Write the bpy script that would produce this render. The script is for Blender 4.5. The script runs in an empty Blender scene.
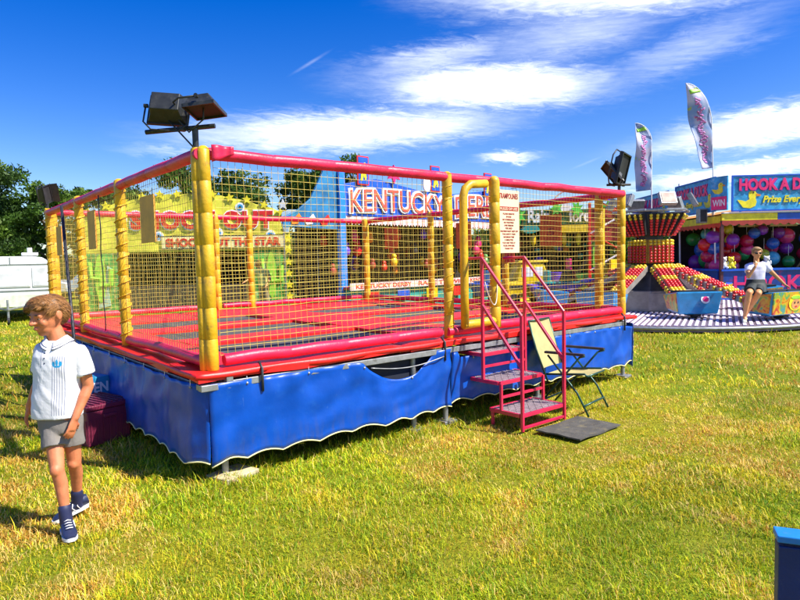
import bpy, bmesh, math, random
import numpy as np
from mathutils import Vector, Matrix, noise as mnoise
random.seed(7); RNG = np.random.default_rng(7)
PI = math.pi
sc = bpy.context.scene
COL = sc.collection
def R(d): return math.radians(d)

# ------------------------------------------------------------------ camera
YAW, PITCH, ROLL = 0.6893241, -0.0639982, -0.0224685
CAMP = Vector((-1.67686, -4.20904, 1.55))
fwd = Vector((math.sin(YAW)*math.cos(PITCH), math.cos(YAW)*math.cos(PITCH), math.sin(PITCH)))
r0 = Vector((math.cos(YAW), -math.sin(YAW), 0)); u0 = r0.cross(fwd)
rt = r0*math.cos(ROLL)+u0*math.sin(ROLL); up = -r0*math.sin(ROLL)+u0*math.cos(ROLL)
cd = bpy.data.cameras.new('camera'); cam = bpy.data.objects.new('camera', cd); COL.objects.link(cam)
M = Matrix((( rt.x, up.x, -fwd.x, CAMP.x), (rt.y, up.y, -fwd.y, CAMP.y), (rt.z, up.z, -fwd.z, CAMP.z), (0,0,0,1)))
cam.matrix_world = M
cd.sensor_width = 36; cd.lens = 609.406*36/800; cd.clip_end = 3000; cd.clip_start = .05
sc.camera = cam
# ------------------------------------------------------------------ sun, sky, exposure
SUN_EL, SUN_AZ = 50, 149.8           # azimuth clockwise from +Y
sd = Vector((math.sin(R(SUN_AZ))*math.cos(R(SUN_EL)), math.cos(R(SUN_AZ))*math.cos(R(SUN_EL)), math.sin(R(SUN_EL))))
sl = bpy.data.lights.new('sun', 'SUN'); sl.energy = 5.0; sl.angle = R(.5); sl.color = (1, .95, .85)
so = bpy.data.objects.new('sun', sl); COL.objects.link(so)
so.rotation_euler = (-sd).to_track_quat('-Z', 'Y').to_euler()
sc.view_settings.view_transform = 'Standard'; sc.view_settings.look = 'None'
sc.view_settings.gamma = 1; sc.view_settings.exposure = 0.78
W = bpy.data.worlds.new("World"); sc.world = W; W.use_nodes = True
nt = W.node_tree; nt.nodes.clear()

class G:
    """tiny node-graph helper"""
    def __init__(s, nt): s.nt = nt
    def n(s, t, **k):
        x = s.nt.nodes.new(t)
        for a, v in k.items(): setattr(x, a, v)
        return x
    def link(s, a, b): s.nt.links.new(a, b)
    def m(s, op, a, b=None, c=None, clamp=False):
        x = s.n('ShaderNodeMath', operation=op, use_clamp=clamp)
        for i, v in enumerate((a, b, c)):
            if v is None: continue
            if isinstance(v, (int, float)): x.inputs[i].default_value = v
            else: s.link(v, x.inputs[i])
        return x.outputs[0]
    def mix(s, f, a, b, bt='MIX'):
        x = s.n('ShaderNodeMix', data_type='RGBA', blend_type=bt)
        for i, v in ((0, f), (6, a), (7, b)):
            if isinstance(v, (int, float)): x.inputs[i].default_value = v
            elif isinstance(v, tuple): x.inputs[i].default_value = (*v, 1)
            else: s.link(v, x.inputs[i])
        return x.outputs[2]
    def noise(s, vec, scale, detail=4, rough=.55, dist=0):
        x = s.n('ShaderNodeTexNoise'); x.inputs['Scale'].default_value = scale
        x.inputs['Detail'].default_value = detail; x.inputs['Roughness'].default_value = rough
        x.inputs['Distortion'].default_value = dist
        if vec is not None: s.link(vec, x.inputs['Vector'])
        return x.outputs[0]
    def ss(s, v, a, b):
        x = s.n('ShaderNodeMapRange', interpolation_type='SMOOTHSTEP')
        s.link(v, x.inputs[0]); x.inputs[1].default_value = a; x.inputs[2].default_value = b
        return x.outputs[0]
    def comb(s, a, b, c=0.):
        x = s.n('ShaderNodeCombineXYZ')
        for i, v in enumerate((a, b, c)):
            if isinstance(v, (int, float)): x.inputs[i].default_value = v
            else: s.link(v, x.inputs[i])
        return x.outputs[0]

g = G(nt)
sky = g.n('ShaderNodeTexSky', sky_type='NISHITA', sun_disc=False)
sky.sun_elevation = R(SUN_EL); sky.sun_rotation = R(SUN_AZ); sky.air_density = 1.0; sky.dust_density = .6; sky.ozone_density = 3.0
hs = g.n('ShaderNodeHueSaturation'); hs.inputs['Saturation'].default_value = 1.5; hs.inputs['Value'].default_value = 1.12
hs.inputs['Hue'].default_value = .524
g.link(sky.outputs[0], hs.inputs['Color'])
tc = g.n('ShaderNodeTexCoord'); sep = g.n('ShaderNodeSeparateXYZ'); g.link(tc.outputs['Generated'], sep.inputs[0])
DX, DY, DZ = sep.outputs
DEG = 180/PI
az = g.m('MULTIPLY', g.m('ARCTAN2', DX, DY), DEG); az = g.m('SUBTRACT', az, YAW*DEG)
el = g.m('MULTIPLY', g.m('ARCSINE', DZ), DEG)
# wispy warp of the cloud outlines
wv = g.comb(g.m('MULTIPLY', az, .10), g.m('MULTIPLY', el, .34), 0)
w1 = g.noise(wv, 1.0, 6, .62, .6); w2 = g.noise(g.comb(g.m('ADD', g.m('MULTIPLY', az, .5), g.m('MULTIPLY', el, .7)), g.m('MULTIPLY', el, 2.2), 3.3), .9, 7, .68, .8)
az2 = g.m('ADD', az, g.m('MULTIPLY', g.m('SUBTRACT', w1, .5), 9.0))
el2 = g.m('ADD', el, g.m('MULTIPLY', g.m('SUBTRACT', w2, .5), 2.6))
clouds = None
# azimuth from the view axis, elevation, half widths, strength, tilt
for (a0, e0, sa, se, k, ti) in [(8.5, 15.3, 10.5, 1.9, 1.15, -.05), (3.5, 17.8, 9, 1.4, .6, .12), (-4.5, 11.9, 14, 1.7, 1.05, .04), (-20, 9.9, 5, .7, .42, 0),
        (20, 22.5, 15, 2.6, 1.2, -.06), (16, 19, 10, 2.6, .5, .1), (25, 16.5, 9, 2.0, .42, .25), (30, 9.9, 7.5, 1.45, 1.2, .06), (31, 6.7, 10, .75, 1.1, .07),
        (10.7, 9.2, 3.4, .55, .9, 0), (-7.7, 17.6, 2.0, .22, .30, .55), (17.2, 8.3, 2.0, .16, .25, .35)]:
    A_, E_ = (az, el) if se < .4 else (az2, el2)
    da = g.m('SUBTRACT', A_, a0); de = g.m('SUBTRACT', g.m('SUBTRACT', E_, e0), g.m('MULTIPLY', da, ti))
    q = g.m('ADD', g.m('POWER', g.m('ABSOLUTE', g.m('DIVIDE', da, sa)), 2.0), g.m('POWER', g.m('ABSOLUTE', g.m('DIVIDE', de, se)), 2.0))
    v = g.m('MULTIPLY', g.m('EXPONENT', g.m('MULTIPLY', q, -1.0)), k)
    clouds = v if clouds is None else g.m('MAXIMUM', clouds, v)
# the same kind of streaky cloud everywhere else in the sky
zz = g.m('MAXIMUM', DZ, .06)
pv = g.comb(g.m('DIVIDE', DX, zz), g.m('DIVIDE', DY, zz), 0)
gen = g.ss(g.noise(pv, .55, 8, .6, .5), .56, .78)
outside = g.m('MAXIMUM', g.ss(g.m('ABSOLUTE', az), 38, 50), g.ss(el, 25, 32))
gen = g.m('MULTIPLY', g.m('MULTIPLY', gen, outside), g.ss(DZ, .03, .12))
fine = g.noise(g.comb(g.m('ADD', g.m('MULTIPLY', az, .35), g.m('MULTIPLY', el, .9)), g.m('MULTIPLY', el, 2.6), 9), 1.3, 8, .65, .4)
tex = g.m('ADD', .66, g.m('MULTIPLY', fine, .68))
cm = g.m('MULTIPLY', g.ss(g.m('MULTIPLY', clouds, tex), .06, 1.02), .95)
cm = g.m('MAXIMUM', cm, gen)
ccol = g.mix(g.ss(clouds, .3, 1.0), (7.6, 8.2, 8.9), (8.3, 8.35, 8.3))
colr = g.mix(cm, hs.outputs[0], ccol)
bg = g.n('ShaderNodeBackground'); bg.inputs['Strength'].default_value = .1
g.link(colr, bg.inputs['Color']); wo = g.n('ShaderNodeOutputWorld'); g.link(bg.outputs[0], wo.inputs[0])

# ------------------------------------------------------------------ materials
def mat(name, col, rough=.5, metal=0., var=.18, scale=6., bump=0., bscale=60., spec=.5, dirt=None, sub=0., coat=0.):
    m = bpy.data.materials.new(name); m.use_nodes = True
    h = G(m.node_tree); b = m.node_tree.nodes['Principled BSDF']
    t = h.n('ShaderNodeTexCoord').outputs['Object']
    n = h.noise(t, scale, 5, .6)
    lo = tuple(c*(1-var) for c in col); hi = tuple(min(1, c*(1+var)) for c in col)
    c = h.mix(h.ss(n, .3, .7), lo, hi)
    if dirt:
        dcol, amt, dsc = dirt
        c = h.mix(h.m('MULTIPLY', h.ss(h.noise(t, dsc, 7, .7), .52, .72), amt), c, dcol)
    h.link(c, b.inputs['Base Color'])
    r = h.m('ADD', rough-.08, h.m('MULTIPLY', n, .16)); h.link(r, b.inputs['Roughness'])
    b.inputs['Metallic'].default_value = metal; b.inputs['Specular IOR Level'].default_value = spec
    if coat: b.inputs['Coat Weight'].default_value = coat
    if sub: b.inputs['Subsurface Weight'].default_value = sub; b.inputs['Subsurface Radius'].default_value = (.02, .008, .004); b.inputs['Subsurface Scale'].default_value = .3
    if bump:
        bn = h.n('ShaderNodeBump'); bn.inputs['Strength'].default_value = bump; bn.inputs['Distance'].default_value = .01
        h.link(h.noise(t, bscale, 4, .6), bn.inputs['Height']); h.link(bn.outputs[0], b.inputs['Normal'])
    return m
def leaf_mat(name, attr='tint', rough=.55, trans=.35):
    m = bpy.data.materials.new(name); m.use_nodes = True
    h = G(m.node_tree); b = m.node_tree.nodes['Principled BSDF']
    a = h.n('ShaderNodeAttribute', attribute_name=attr)
    h.link(a.outputs['Color'], b.inputs['Base Color']); b.inputs['Roughness'].default_value = rough
    b.inputs['Specular IOR Level'].default_value = .25
    tr = h.n('ShaderNodeBsdfTranslucent'); h.link(a.outputs['Color'], tr.inputs['Color'])
    mx = h.n('ShaderNodeMixShader'); mx.inputs[0].default_value = trans
    h.link(b.outputs[0], mx.inputs[1]); h.link(tr.outputs[0], mx.inputs[2])
    h.link(mx.outputs[0], m.node_tree.nodes['Material Output'].inputs['Surface'])
    return m
YEL = mat('yellow_vinyl', (.68, .40, .012), .45, var=.16, scale=5, bump=.4, bscale=25, dirt=((.30, .17, .03), .75, 11))
PINK = mat('pink_red_vinyl', (.64, .012, .065), .42, var=.18, scale=4, bump=.4, bscale=18, dirt=((.36, .02, .03), .8, 9))
PADRED = mat('red_pad_vinyl', (.70, .012, .010), .42, var=.15, scale=3, bump=.3, bscale=9, dirt=((.45, .02, .02), .4, 5))
BEDM = mat('trampoline_mesh', (.075, .07, .065), .75, var=.2, scale=4, bump=.2, bscale=200)
BLUE = mat('blue_tarpaulin', (.0, .068, .42), .36, var=.14, scale=2.5, bump=.35, bscale=7, dirt=((.02, .12, .42), .3, 11), spec=.35)
def add_wear():
    h = G(BLUE.node_tree); b = BLUE.node_tree.nodes['Principled BSDF']; src = b.inputs['Base Color'].links[0].from_socket
    t = h.n('ShaderNodeTexCoord').outputs['Object']; s = h.n('ShaderNodeSeparateXYZ'); h.link(t, s.inputs[0])
    mp = h.n('ShaderNodeMapping'); mp.inputs['Scale'].default_value = (9, 9, 1.6); h.link(t, mp.inputs[0])
    mud = h.m('MULTIPLY', h.ss(h.noise(mp.outputs[0], 1.6, 7, .7), .42, .66), h.m('SUBTRACT', 1.0, h.ss(s.outputs[2], .15, .42)))
    c = h.mix(h.m('MULTIPLY', mud, .3), src, (.10, .10, .07))
    scr = h.ss(h.noise(mp.outputs[0], 4.5, 3, .5, 1.5), .70, .76); c = h.mix(h.m('MULTIPLY', scr, .22), c, (.20, .32, .55))
    h.link(c, b.inputs['Base Color'])
add_wear()
NAVY = mat('void_shade', (.01, .014, .03), .7)  # shade of the void behind the sagging skirt, put into the colour
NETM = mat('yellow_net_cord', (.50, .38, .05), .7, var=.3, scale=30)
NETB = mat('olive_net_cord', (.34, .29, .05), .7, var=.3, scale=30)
STEEL = mat('galvanised_steel', (.34, .35, .36), .45, .6, var=.2, scale=12, dirt=((.12, .09, .06), .5, 20))
DSTEEL = mat('dark_steel', (.05, .05, .055), .5, .4, var=.2)
BLACKP = mat('black_enamel', (.022, .024, .024), .45, .0, var=.25, scale=14, dirt=((.07, .065, .055), .6, 16))
REDM = mat('red_enamel', (.60, .014, .065), .32, var=.12, scale=9, dirt=((.22, .03, .03), .55, 28), coat=.3)
TREAD = mat('worn_checker_plate', (.36, .30, .31), .42, .35, var=.25, scale=14, dirt=((.16, .11, .1), .6, 22))
CREAM = mat('cream_piping', (.80, .74, .34), .55)
ORNG = mat('orange_board', (.62, .15, .012), .6, var=.1)
ORNB = mat('plywood_back', (.72, .38, .05), .7, var=.15, bump=.2)  # tan raised in colour to stand for light passing through the boards
RED = mat('red_paint', (.62, .02, .015), .4)
DRED = mat('dark_red_print', (.34, .03, .02), .6)
WHITE = mat('white_paint', (.8, .8, .8), .4, var=.05)
PAPER = mat('cream_board', (.78, .62, .42), .6, var=.06)
BLACK = mat('black_rubber', (.02, .02, .02), .75)
GLASS = mat('lamp_glass', (.03, .03, .03), .6, .0, var=.3, spec=.15)
SKYB = mat('sky_blue_print', (.05, .33, .62), .4, var=.3, scale=5)
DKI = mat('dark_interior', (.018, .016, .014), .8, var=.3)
WOOD = mat('bark', (.11, .08, .055), .85, var=.3, bump=.6, bscale=30)
LEAF = leaf_mat('leaves'); GRASSM = leaf_mat('grass_blades', rough=.6, trans=.3)

# ------------------------------------------------------------------ mesh helpers
class MB:
    def __init__(s): s.v = []; s.f = []; s.marks = []
    def add(s, vs, fs):
        s.marks.append((len(s.v), len(s.f))); o = len(s.v); s.v += [tuple(v) for v in vs]; s.f += [tuple(i+o for i in f) for f in fs]; return s
    def box(s, c, d, rot=None):
        x, y, z = d[0]/2, d[1]/2, d[2]/2
        P = [Vector(p) for p in ((-x,-y,-z),(x,-y,-z),(x,y,-z),(-x,y,-z),(-x,-y,z),(x,-y,z),(x,y,z),(-x,y,z))]
        if rot is not None: P = [rot @ p for p in P]
        c = Vector(c)
        return s.add([p+c for p in P], [(0,3,2,1),(4,5,6,7),(0,1,5,4),(1,2,6,5),(2,3,7,6),(3,0,4,7)])
    def hexa(s, P): return s.add(P, [(0,3,2,1),(4,5,6,7),(0,1,5,4),(1,2,6,5),(2,3,7,6),(3,0,4,7)])
    def tube(s, pts, r, n=8, cap=True, closed=False):
        pts = [Vector(p) for p in pts]; rs = r if isinstance(r, (list, tuple)) else [r]*len(pts)
        L = len(pts); V = []; up0 = None
        for i in range(L):
            a = pts[i-1] if (i > 0 or closed) else pts[i]; b = pts[(i+1) % L] if (i < L-1 or closed) else pts[i]
            t = (b-a).normalized() if (b-a).length > 1e-9 else Vector((0,0,1))
            if up0 is None: up0 = Vector((0,0,1)) if abs(t.z) < .9 else Vector((1,0,0))
            x = up0 - t*up0.dot(t)
            if x.length < 1e-4: x = Vector((1,0,0)) - t*t.x
            x.normalize(); up0 = x; y = t.cross(x)
            for k in range(n):
                an = 2*PI*k/n; V.append(pts[i] + (x*math.cos(an)+y*math.sin(an))*rs[i])
        F = []
        for i in range(L if closed else L-1):
            j = (i+1) % L
            for k in range(n): F.append((i*n+k, i*n+(k+1) % n, j*n+(k+1) % n, j*n+k))
        if cap and not closed: F.append(tuple(range(n-1, -1, -1))); F.append(tuple(range((L-1)*n, L*n)))
        return s.add(V, F)
    def prism(s, out, y0, y1, plane='XZ'):
        n = len(out)
        def P(a, b, d):
            return (a, d, b) if plane == 'XZ' else ((d, a, b) if plane == 'YZ' else (a, b, d))
        V = [P(a, b, y0) for a, b in out]+[P(a, b, y1) for a, b in out]
        F = [tuple(range(n)), tuple(range(2*n-1, n-1, -1))]+[(i, i+n, (i+1) % n+n, (i+1) % n) for i in range(n)]
        return s.add(V, F)
    def ball(s, c, r, nu=12, nv=8, rot=None):
        rr = r if isinstance(r, (list, tuple)) else (r, r, r); V = []; F = []
        for j in range(1, nv):
            ph = PI*j/nv
            for i in range(nu):
                th = 2*PI*i/nu; V.append(Vector((rr[0]*math.sin(ph)*math.cos(th), rr[1]*math.sin(ph)*math.sin(th), rr[2]*math.cos(ph))))
        V += [Vector((0,0,rr[2])), Vector((0,0,-rr[2]))]; T = len(V)-2; B = T+1
        for j in range(nv-2):
            for i in range(nu):
                a = j*nu+i; b = j*nu+(i+1) % nu; F.append((a, a+nu, b+nu, b))
        for i in range(nu): F.append((T, i, (i+1) % nu)); F.append((B, (nv-2)*nu+(i+1) % nu, (nv-2)*nu+i))
        if rot is not None: V = [rot @ v for v in V]
        return s.add([v+Vector(c) for v in V], F)
    def loft(s, rings):
        n = len(rings[0]); V = [p for r in rings for p in r]; F = []
        for j in range(len(rings)-1):
            for i in range(n): F.append((j*n+i, j*n+(i+1) % n, (j+1)*n+(i+1) % n, (j+1)*n+i))
        F.append(tuple(range(n-1, -1, -1))); F.append(tuple(range((len(rings)-1)*n, len(rings)*n)))
        return s.add(V, F)
    def sheet(s, fn, nu, nv, th=0.004, d=(0,1,0)):
        V = [Vector(fn(i/nu, j/nv)) for j in range(nv+1) for i in range(nu+1)]; N = len(V); D = Vector(d)*th
        V2 = [v+D for v in V]; F = []
        for j in range(nv):
            for i in range(nu):
                a = j*(nu+1)+i; q = (a, a+1, a+nu+2, a+nu+1); F.append(q); F.append(tuple(N+k for k in reversed(q)))
        per = [i for i in range(nu+1)]+[j*(nu+1)+nu for j in range(1, nv+1)]+[nv*(nu+1)+i for i in range(nu-1, -1, -1)]+[j*(nu+1) for j in range(nv-1, 0, -1)]
        for a, b in zip(per, per[1:]+per[:1]): F.append((b, a, a+N, b+N))
        return s.add(V+V2, F)
    def mesh(s, name, material, smooth=False):
        me = bpy.data.meshes.new(name); me.from_pydata(s.v, [], s.f)
        bm = bmesh.new(); bm.from_mesh(me); bmesh.ops.recalc_face_normals(bm, faces=bm.faces); bm.to_mesh(me); bm.free()
        if material: me.materials.append(material)
        if smooth:
            me.polygons.foreach_set('use_smooth', [True]*len(me.polygons))
            if smooth != True: me.set_sharp_from_angle(angle=R(smooth))
        me.update(); return me
    def split(s, name, material, parent=None, smooth=False, bevel=0):
        bounds = s.marks+[(len(s.v), len(s.f))]; out = []
        for (a, fa), (b, fb) in zip(bounds, bounds[1:]):
            m = MB(); m.v = s.v[a:b]; m.f = [tuple(i-a for i in f) for f in s.f[fa:fb]]; out.append(m.build(name, material, parent, smooth, bevel))
        return out
    def build(s, name, material, parent=None, smooth=False, bevel=0):
        o = bpy.data.objects.new(name, s.mesh(name, material, smooth)); COL.objects.link(o); o.parent = parent
        if bevel:
            b = o.modifiers.new('b', 'BEVEL'); b.width = bevel; b.segments = 2; b.limit_method = 'ANGLE'; b.angle_limit = R(40)
        return o
def tag(o, label=None, cat=None, group=None, kind=None):
    if label: o['label'] = label
    if cat: o['category'] = cat
    if group: o['group'] = group
    if kind: o['kind'] = kind
    return o
def thing(name, loc=(0,0,0), rz=0., label=None, cat=None, group=None, kind=None):
    o = bpy.data.objects.new(name, None); COL.objects.link(o); o.location = loc; o.rotation_euler = (0,0,rz)
    o.empty_display_size = .2
    return tag(o, label, cat, group, kind)
CH = {}
def copy_tree(o, parent=None):
    c = o.copy(); COL.objects.link(c); c.parent = parent
    for ch in [k for k in list(bpy.data.objects) if k.parent == o]: copy_tree(ch, c)
    return c
def evaluated(o, name):
    dg = bpy.context.evaluated_depsgraph_get(); me = bpy.data.meshes.new_from_object(o.evaluated_get(dg)); me.name = name; return me
def remesh(mb, name, material, parent, voxel, smooth_it=6, disp=None, k=.5):
    """one continuous skin over overlapping closed shapes"""
    me = mb.mesh(name, material); o = bpy.data.objects.new(name, me); COL.objects.link(o)
    m = o.modifiers.new('r', 'REMESH'); m.mode = 'VOXEL'; m.voxel_size = voxel; m.use_smooth_shade = True
    m2 = o.modifiers.new('s', 'SMOOTH'); m2.iterations = smooth_it; m2.factor = k
    me2 = evaluated(o, name); bpy.data.objects.remove(o); bpy.data.meshes.remove(me)
    if disp:
        for v in me2.vertices:
            v.co = disp(v.co.copy(), v.normal.copy())
    me2.polygons.foreach_set('use_smooth', [True]*len(me2.polygons))
    if not me2.materials: me2.materials.append(material)
    o = bpy.data.objects.new(name, me2); COL.objects.link(o); o.parent = parent; return o
_tc = {}
def text(body, name, material, parent, x0, z0, w, h, y=0., ext=.01, bold=.0, slant=0., wave=None, plane='front', spacing=1.0, arch=0.):
    """lettering fitted in a w x h box whose lower left corner is (x0, z0), facing -Y (front) or -X (side, running along -Y)"""
    cu = bpy.data.curves.new(name, 'FONT'); cu.body = body; cu.size = 1; cu.extrude = .5; cu.offset = bold; cu.align_x = 'CENTER'
    cu.space_character = spacing; cu.resolution_u = 3
    o = bpy.data.objects.new(name, cu); COL.objects.link(o)
    me = evaluated(o, name); bpy.data.objects.remove(o)
    n = len(me.vertices); co = np.empty(n*3, dtype=np.float32); me.vertices.foreach_get('co', co); co = co.reshape(-1, 3)
    mn, mx = co.min(0), co.max(0); s = (co-mn)/np.maximum(mx-mn, 1e-6)
    X = x0+s[:, 0]*w+slant*s[:, 1]*h; Z = z0+s[:, 1]*h; Y = y-s[:, 2]*ext
    if arch: Z = Z + arch*(1-(2*s[:, 0]-1)**2)
    if plane == 'front': out = np.stack([X, Y, Z], 1)
    else: out = np.stack([Y, -X, Z], 1)
    me.vertices.foreach_set('co', out.astype(np.float32).ravel()); me.materials.clear(); me.materials.append(material); me.update()
    o = bpy.data.objects.new(name, me); COL.objects.link(o); o.parent = parent; return o
def star(cx, cz, r, n=5, q=.45, rot=0.):
    return [(cx+(r if i % 2 == 0 else r*q)*math.sin(PI*i/n+rot), cz+(r if i % 2 == 0 else r*q)*math.cos(PI*i/n+rot)) for i in range(2*n)]
def disc(cx, cz, r, n=16, rz=None): return [(cx+r*math.cos(2*PI*i/n), cz+(rz or r)*math.sin(2*PI*i/n)) for i in range(n)]
def rz_facing(): return -YAW
# ------------------------------------------------------------------ ground
_gr = np.random.default_rng(3).random((256, 256))
def vnoise(x, y, s, ox=0):
    x = np.asarray(x)*s+ox+1000; y = np.asarray(y)*s+ox*1.7+1000
    xi = np.floor(x).astype(int); yi = np.floor(y).astype(int); fx = x-xi; fy = y-yi
    fx = fx*fx*(3-2*fx); fy = fy*fy*(3-2*fy)
    A = _gr[xi % 256, yi % 256]; B = _gr[(xi+1) % 256, yi % 256]; C_ = _gr[xi % 256, (yi+1) % 256]; D = _gr[(xi+1) % 256, (yi+1) % 256]
    return (A*(1-fx)+B*fx)*(1-fy)+(C_*(1-fx)+D*fx)*fy
def gh(x, y):
    d = np.hypot(np.asarray(x)-3, np.asarray(y)-1)
    return (vnoise(x, y, 1.3)-.5)*.035*np.clip(1.3-d/16, .15, 1)+(vnoise(x, y, 4, 7)-.5)*.018*np.clip(1.3-d/16, 0, 1)-.012
def ground():
    n = 260; t = np.linspace(-1, 1, n); s = np.sinh(t*6.2)/np.sinh(6.2)*1400
    X, Y = np.meshgrid(s+2, s+0); Z = gh(X, Y)
    V = np.stack([X, Y, Z], -1).reshape(-1, 3)
    F = [(j*n+i, j*n+i+1, (j+1)*n+i+1, (j+1)*n+i) for j in range(n-1) for i in range(n-1)]
    me = bpy.data.meshes.new('ground'); me.from_pydata(V.tolist(), [], F)
    m = bpy.data.materials.new('turf'); m.use_nodes = True; h = G(m.node_tree); b = m.node_tree.nodes['Principled BSDF']
    t = h.n('ShaderNodeTexCoord').outputs['Object']
    a = h.noise(t, .35, 5, .6); c = h.noise(t, 2.2, 6, .7); d = h.noise(t, 38, 4, .8)
    col = h.mix(h.ss(a, .4, .62), (.16, .23, .010), (.34, .32, .018))
    col = h.mix(h.m('MULTIPLY', h.ss(c, .5, .7), .6), col, (.40, .30, .05))
    col = h.mix(h.m('MULTIPLY', h.ss(d, .35, .62), .5), col, (.06, .085, .006))
    h.link(col, b.inputs['Base Color']); b.inputs['Roughness'].default_value = .9; b.inputs['Specular IOR Level'].default_value = .1
    bn = h.n('ShaderNodeBump'); bn.inputs['Strength'].default_value = .9; bn.inputs['Distance'].default_value = .03
    h.link(h.noise(t, 24, 5, .75), bn.inputs['Height']); h.link(bn.outputs[0], b.inputs['Normal'])
    me.materials.append(m); me.polygons.foreach_set('use_smooth', [True]*len(me.polygons))
    o = bpy.data.objects.new('ground', me); COL.objects.link(o); tag(o, kind='structure')
ground()

def soup(name, V, faces, colors, material, parent=None):
    """fast mesh: V (N,3); faces list of int arrays (k,3) or (k,4); colors (N,3)"""
    me = bpy.data.meshes.new(name); me.vertices.add(len(V)); me.vertices.foreach_set('co', V.astype(np.float32).ravel())
    li = np.concatenate([f.ravel() for f in faces]); tot = np.concatenate([np.full(len(f), f.shape[1]) for f in faces])
    st = np.concatenate([[0], np.cumsum(tot)[:-1]])
    me.loops.add(len(li)); me.loops.foreach_set('vertex_index', li.astype(np.int32))
    me.polygons.add(len(tot)); me.polygons.foreach_set('loop_start', st.astype(np.int32))
    me.update(calc_edges=True); me.validate()
    a = me.color_attributes.new('tint', 'FLOAT_COLOR', 'POINT'); a.data.foreach_set('color', np.concatenate([colors, np.ones((len(V), 1))], 1).astype(np.float32).ravel())
    me.materials.append(material); o = bpy.data.objects.new(name, me); COL.objects.link(o); o.parent = parent; return o

def grass(name, n, d0, d1, hgt, wid, seed, long_frac=.06):
    r = np.random.default_rng(seed)
    az_ = YAW + (r.random(n)-.5)*2*R(66); d = np.sqrt(d0*d0+(d1*d1-d0*d0)*r.random(n))
    # drift of density towards the viewer inside the band
    d = d0+(d-d0)*(.35+.65*r.random(n))
    x = CAMP.x+np.sin(az_)*d; y = CAMP.y+np.cos(az_)*d
    cl = vnoise(x, y, 9, 3)*.5+vnoise(x, y, 3.1, 5)*.5
    keep = r.random(n) < (.35+1.1*cl)
    inside = (x > .12) & (x < 5.3) & (y > .12) & (y < 5.3)
    keep &= ~(inside & (r.random(n) < .85))
    keep &= ~((x > 2.63) & (x < 3.33) & (y > -1.30) & (y < -.83) & (r.random(n) < .95))
    keep &= (np.hypot(x-13.6, y-3.95) > 4.22)
    x, y, cl, d = x[keep], y[keep], cl[keep], d[keep]; n = len(x)
    hh = hgt*(.35+r.random(n)**1.6*1.0)*(.55+.9*cl)
    lo = r.random(n) < long_frac; hh[lo] *= 1.7
    # taller, unmown tufts against the legs and boxes at the foot of the platform
    trod = np.exp(-(((x-3.1)/1.3)**2+((y+1.35)/.75)**2)); hh *= 1-.62*trod
    near = np.minimum(np.abs(y+.05), np.abs(x+.05)); edge = ((x > -.5) & (x < 5.6) & (y > -.4) & (y < 5.6) & (near < .3))
    hh[edge] *= 1.45
    th = r.random(n)*2*PI; lean = (.2+r.random(n)*1.15)*hh; ww = wid*(.6+.8*r.random(n))
    dx, dy = np.cos(th), np.sin(th); z0 = gh(x, y)-.004
    sx, sy = -dy*ww/2, dx*ww/2
    b1 = np.stack([x-sx, y-sy, z0], 1); b2 = np.stack([x+sx, y+sy, z0], 1)
    m1 = np.stack([x+dx*lean*.32-sx*.8, y+dy*lean*.32-sy*.8, z0+hh*.62], 1); m2 = np.stack([x+dx*lean*.32+sx*.8, y+dy*lean*.32+sy*.8, z0+hh*.62], 1)
    tp = np.stack([x+dx*lean, y+dy*lean, z0+hh*(1-.25*r.random(n))], 1)
    V = np.stack([b1, b2, m1, m2, tp], 1).reshape(-1, 3); i = np.arange(n)*5
    Q = np.stack([i, i+1, i+3, i+2], 1); T = np.stack([i+2, i+3, i+4], 1)
    p1 = vnoise(x, y, .7, 11)*.5+vnoise(x, y, 2.4, 13)*.5; p2 = vnoise(x, y, 1.1, 17)*.5+vnoise(x, y, 5, 19)*.5
    # greener on the left and by the platform, drier towards the front right
    dry = np.clip((p1-.44)*4.2+.36+np.clip(x-1.5, 0, 3)*.10-np.clip(y+1, 0, 8)*.03, 0, 1)
    dry = np.where(edge, dry*.3, dry)
    dry = np.clip(dry+trod*.75, 0, 1)
    q = r.random(n)
    green = np.array([.17, .31, .008]); lime = np.array([.46, .53, .010]); gold = np.array([.70, .56, .022]); straw = np.array([.80, .58, .16]); rust = np.array([.60, .30, .04])
    c = np.where((q < .50)[:, None], green, lime)
    c = np.where((r.random(n) < .15+dry*.5)[:, None], gold, c)
    c = np.where((r.random(n) < .07+dry*.55*(p2 > .46))[:, None], straw, c)
    c = np.where((r.random(n) < .03+.42*(p2 > .56)*dry)[:, None], rust, c)
    c = c*(.7+.6*r.random(n))[:, None]*(.72+.56*vnoise(x, y, 1.7, 23))[:, None]
    C5 = np.repeat(c[:, None, :], 5, 1)
    soup(name, V, [Q, T], C5.reshape(-1, 3), GRASSM)['kind'] = 'stuff'
grass('grass', 340000, 1.5, 5.2, .032, .0032, 1)
grass('grass', 340000, 3.8, 9.5, .038, .0050, 2)
grass('grass', 190000, 8.0, 27, .052, .013, 4, .1)
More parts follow.
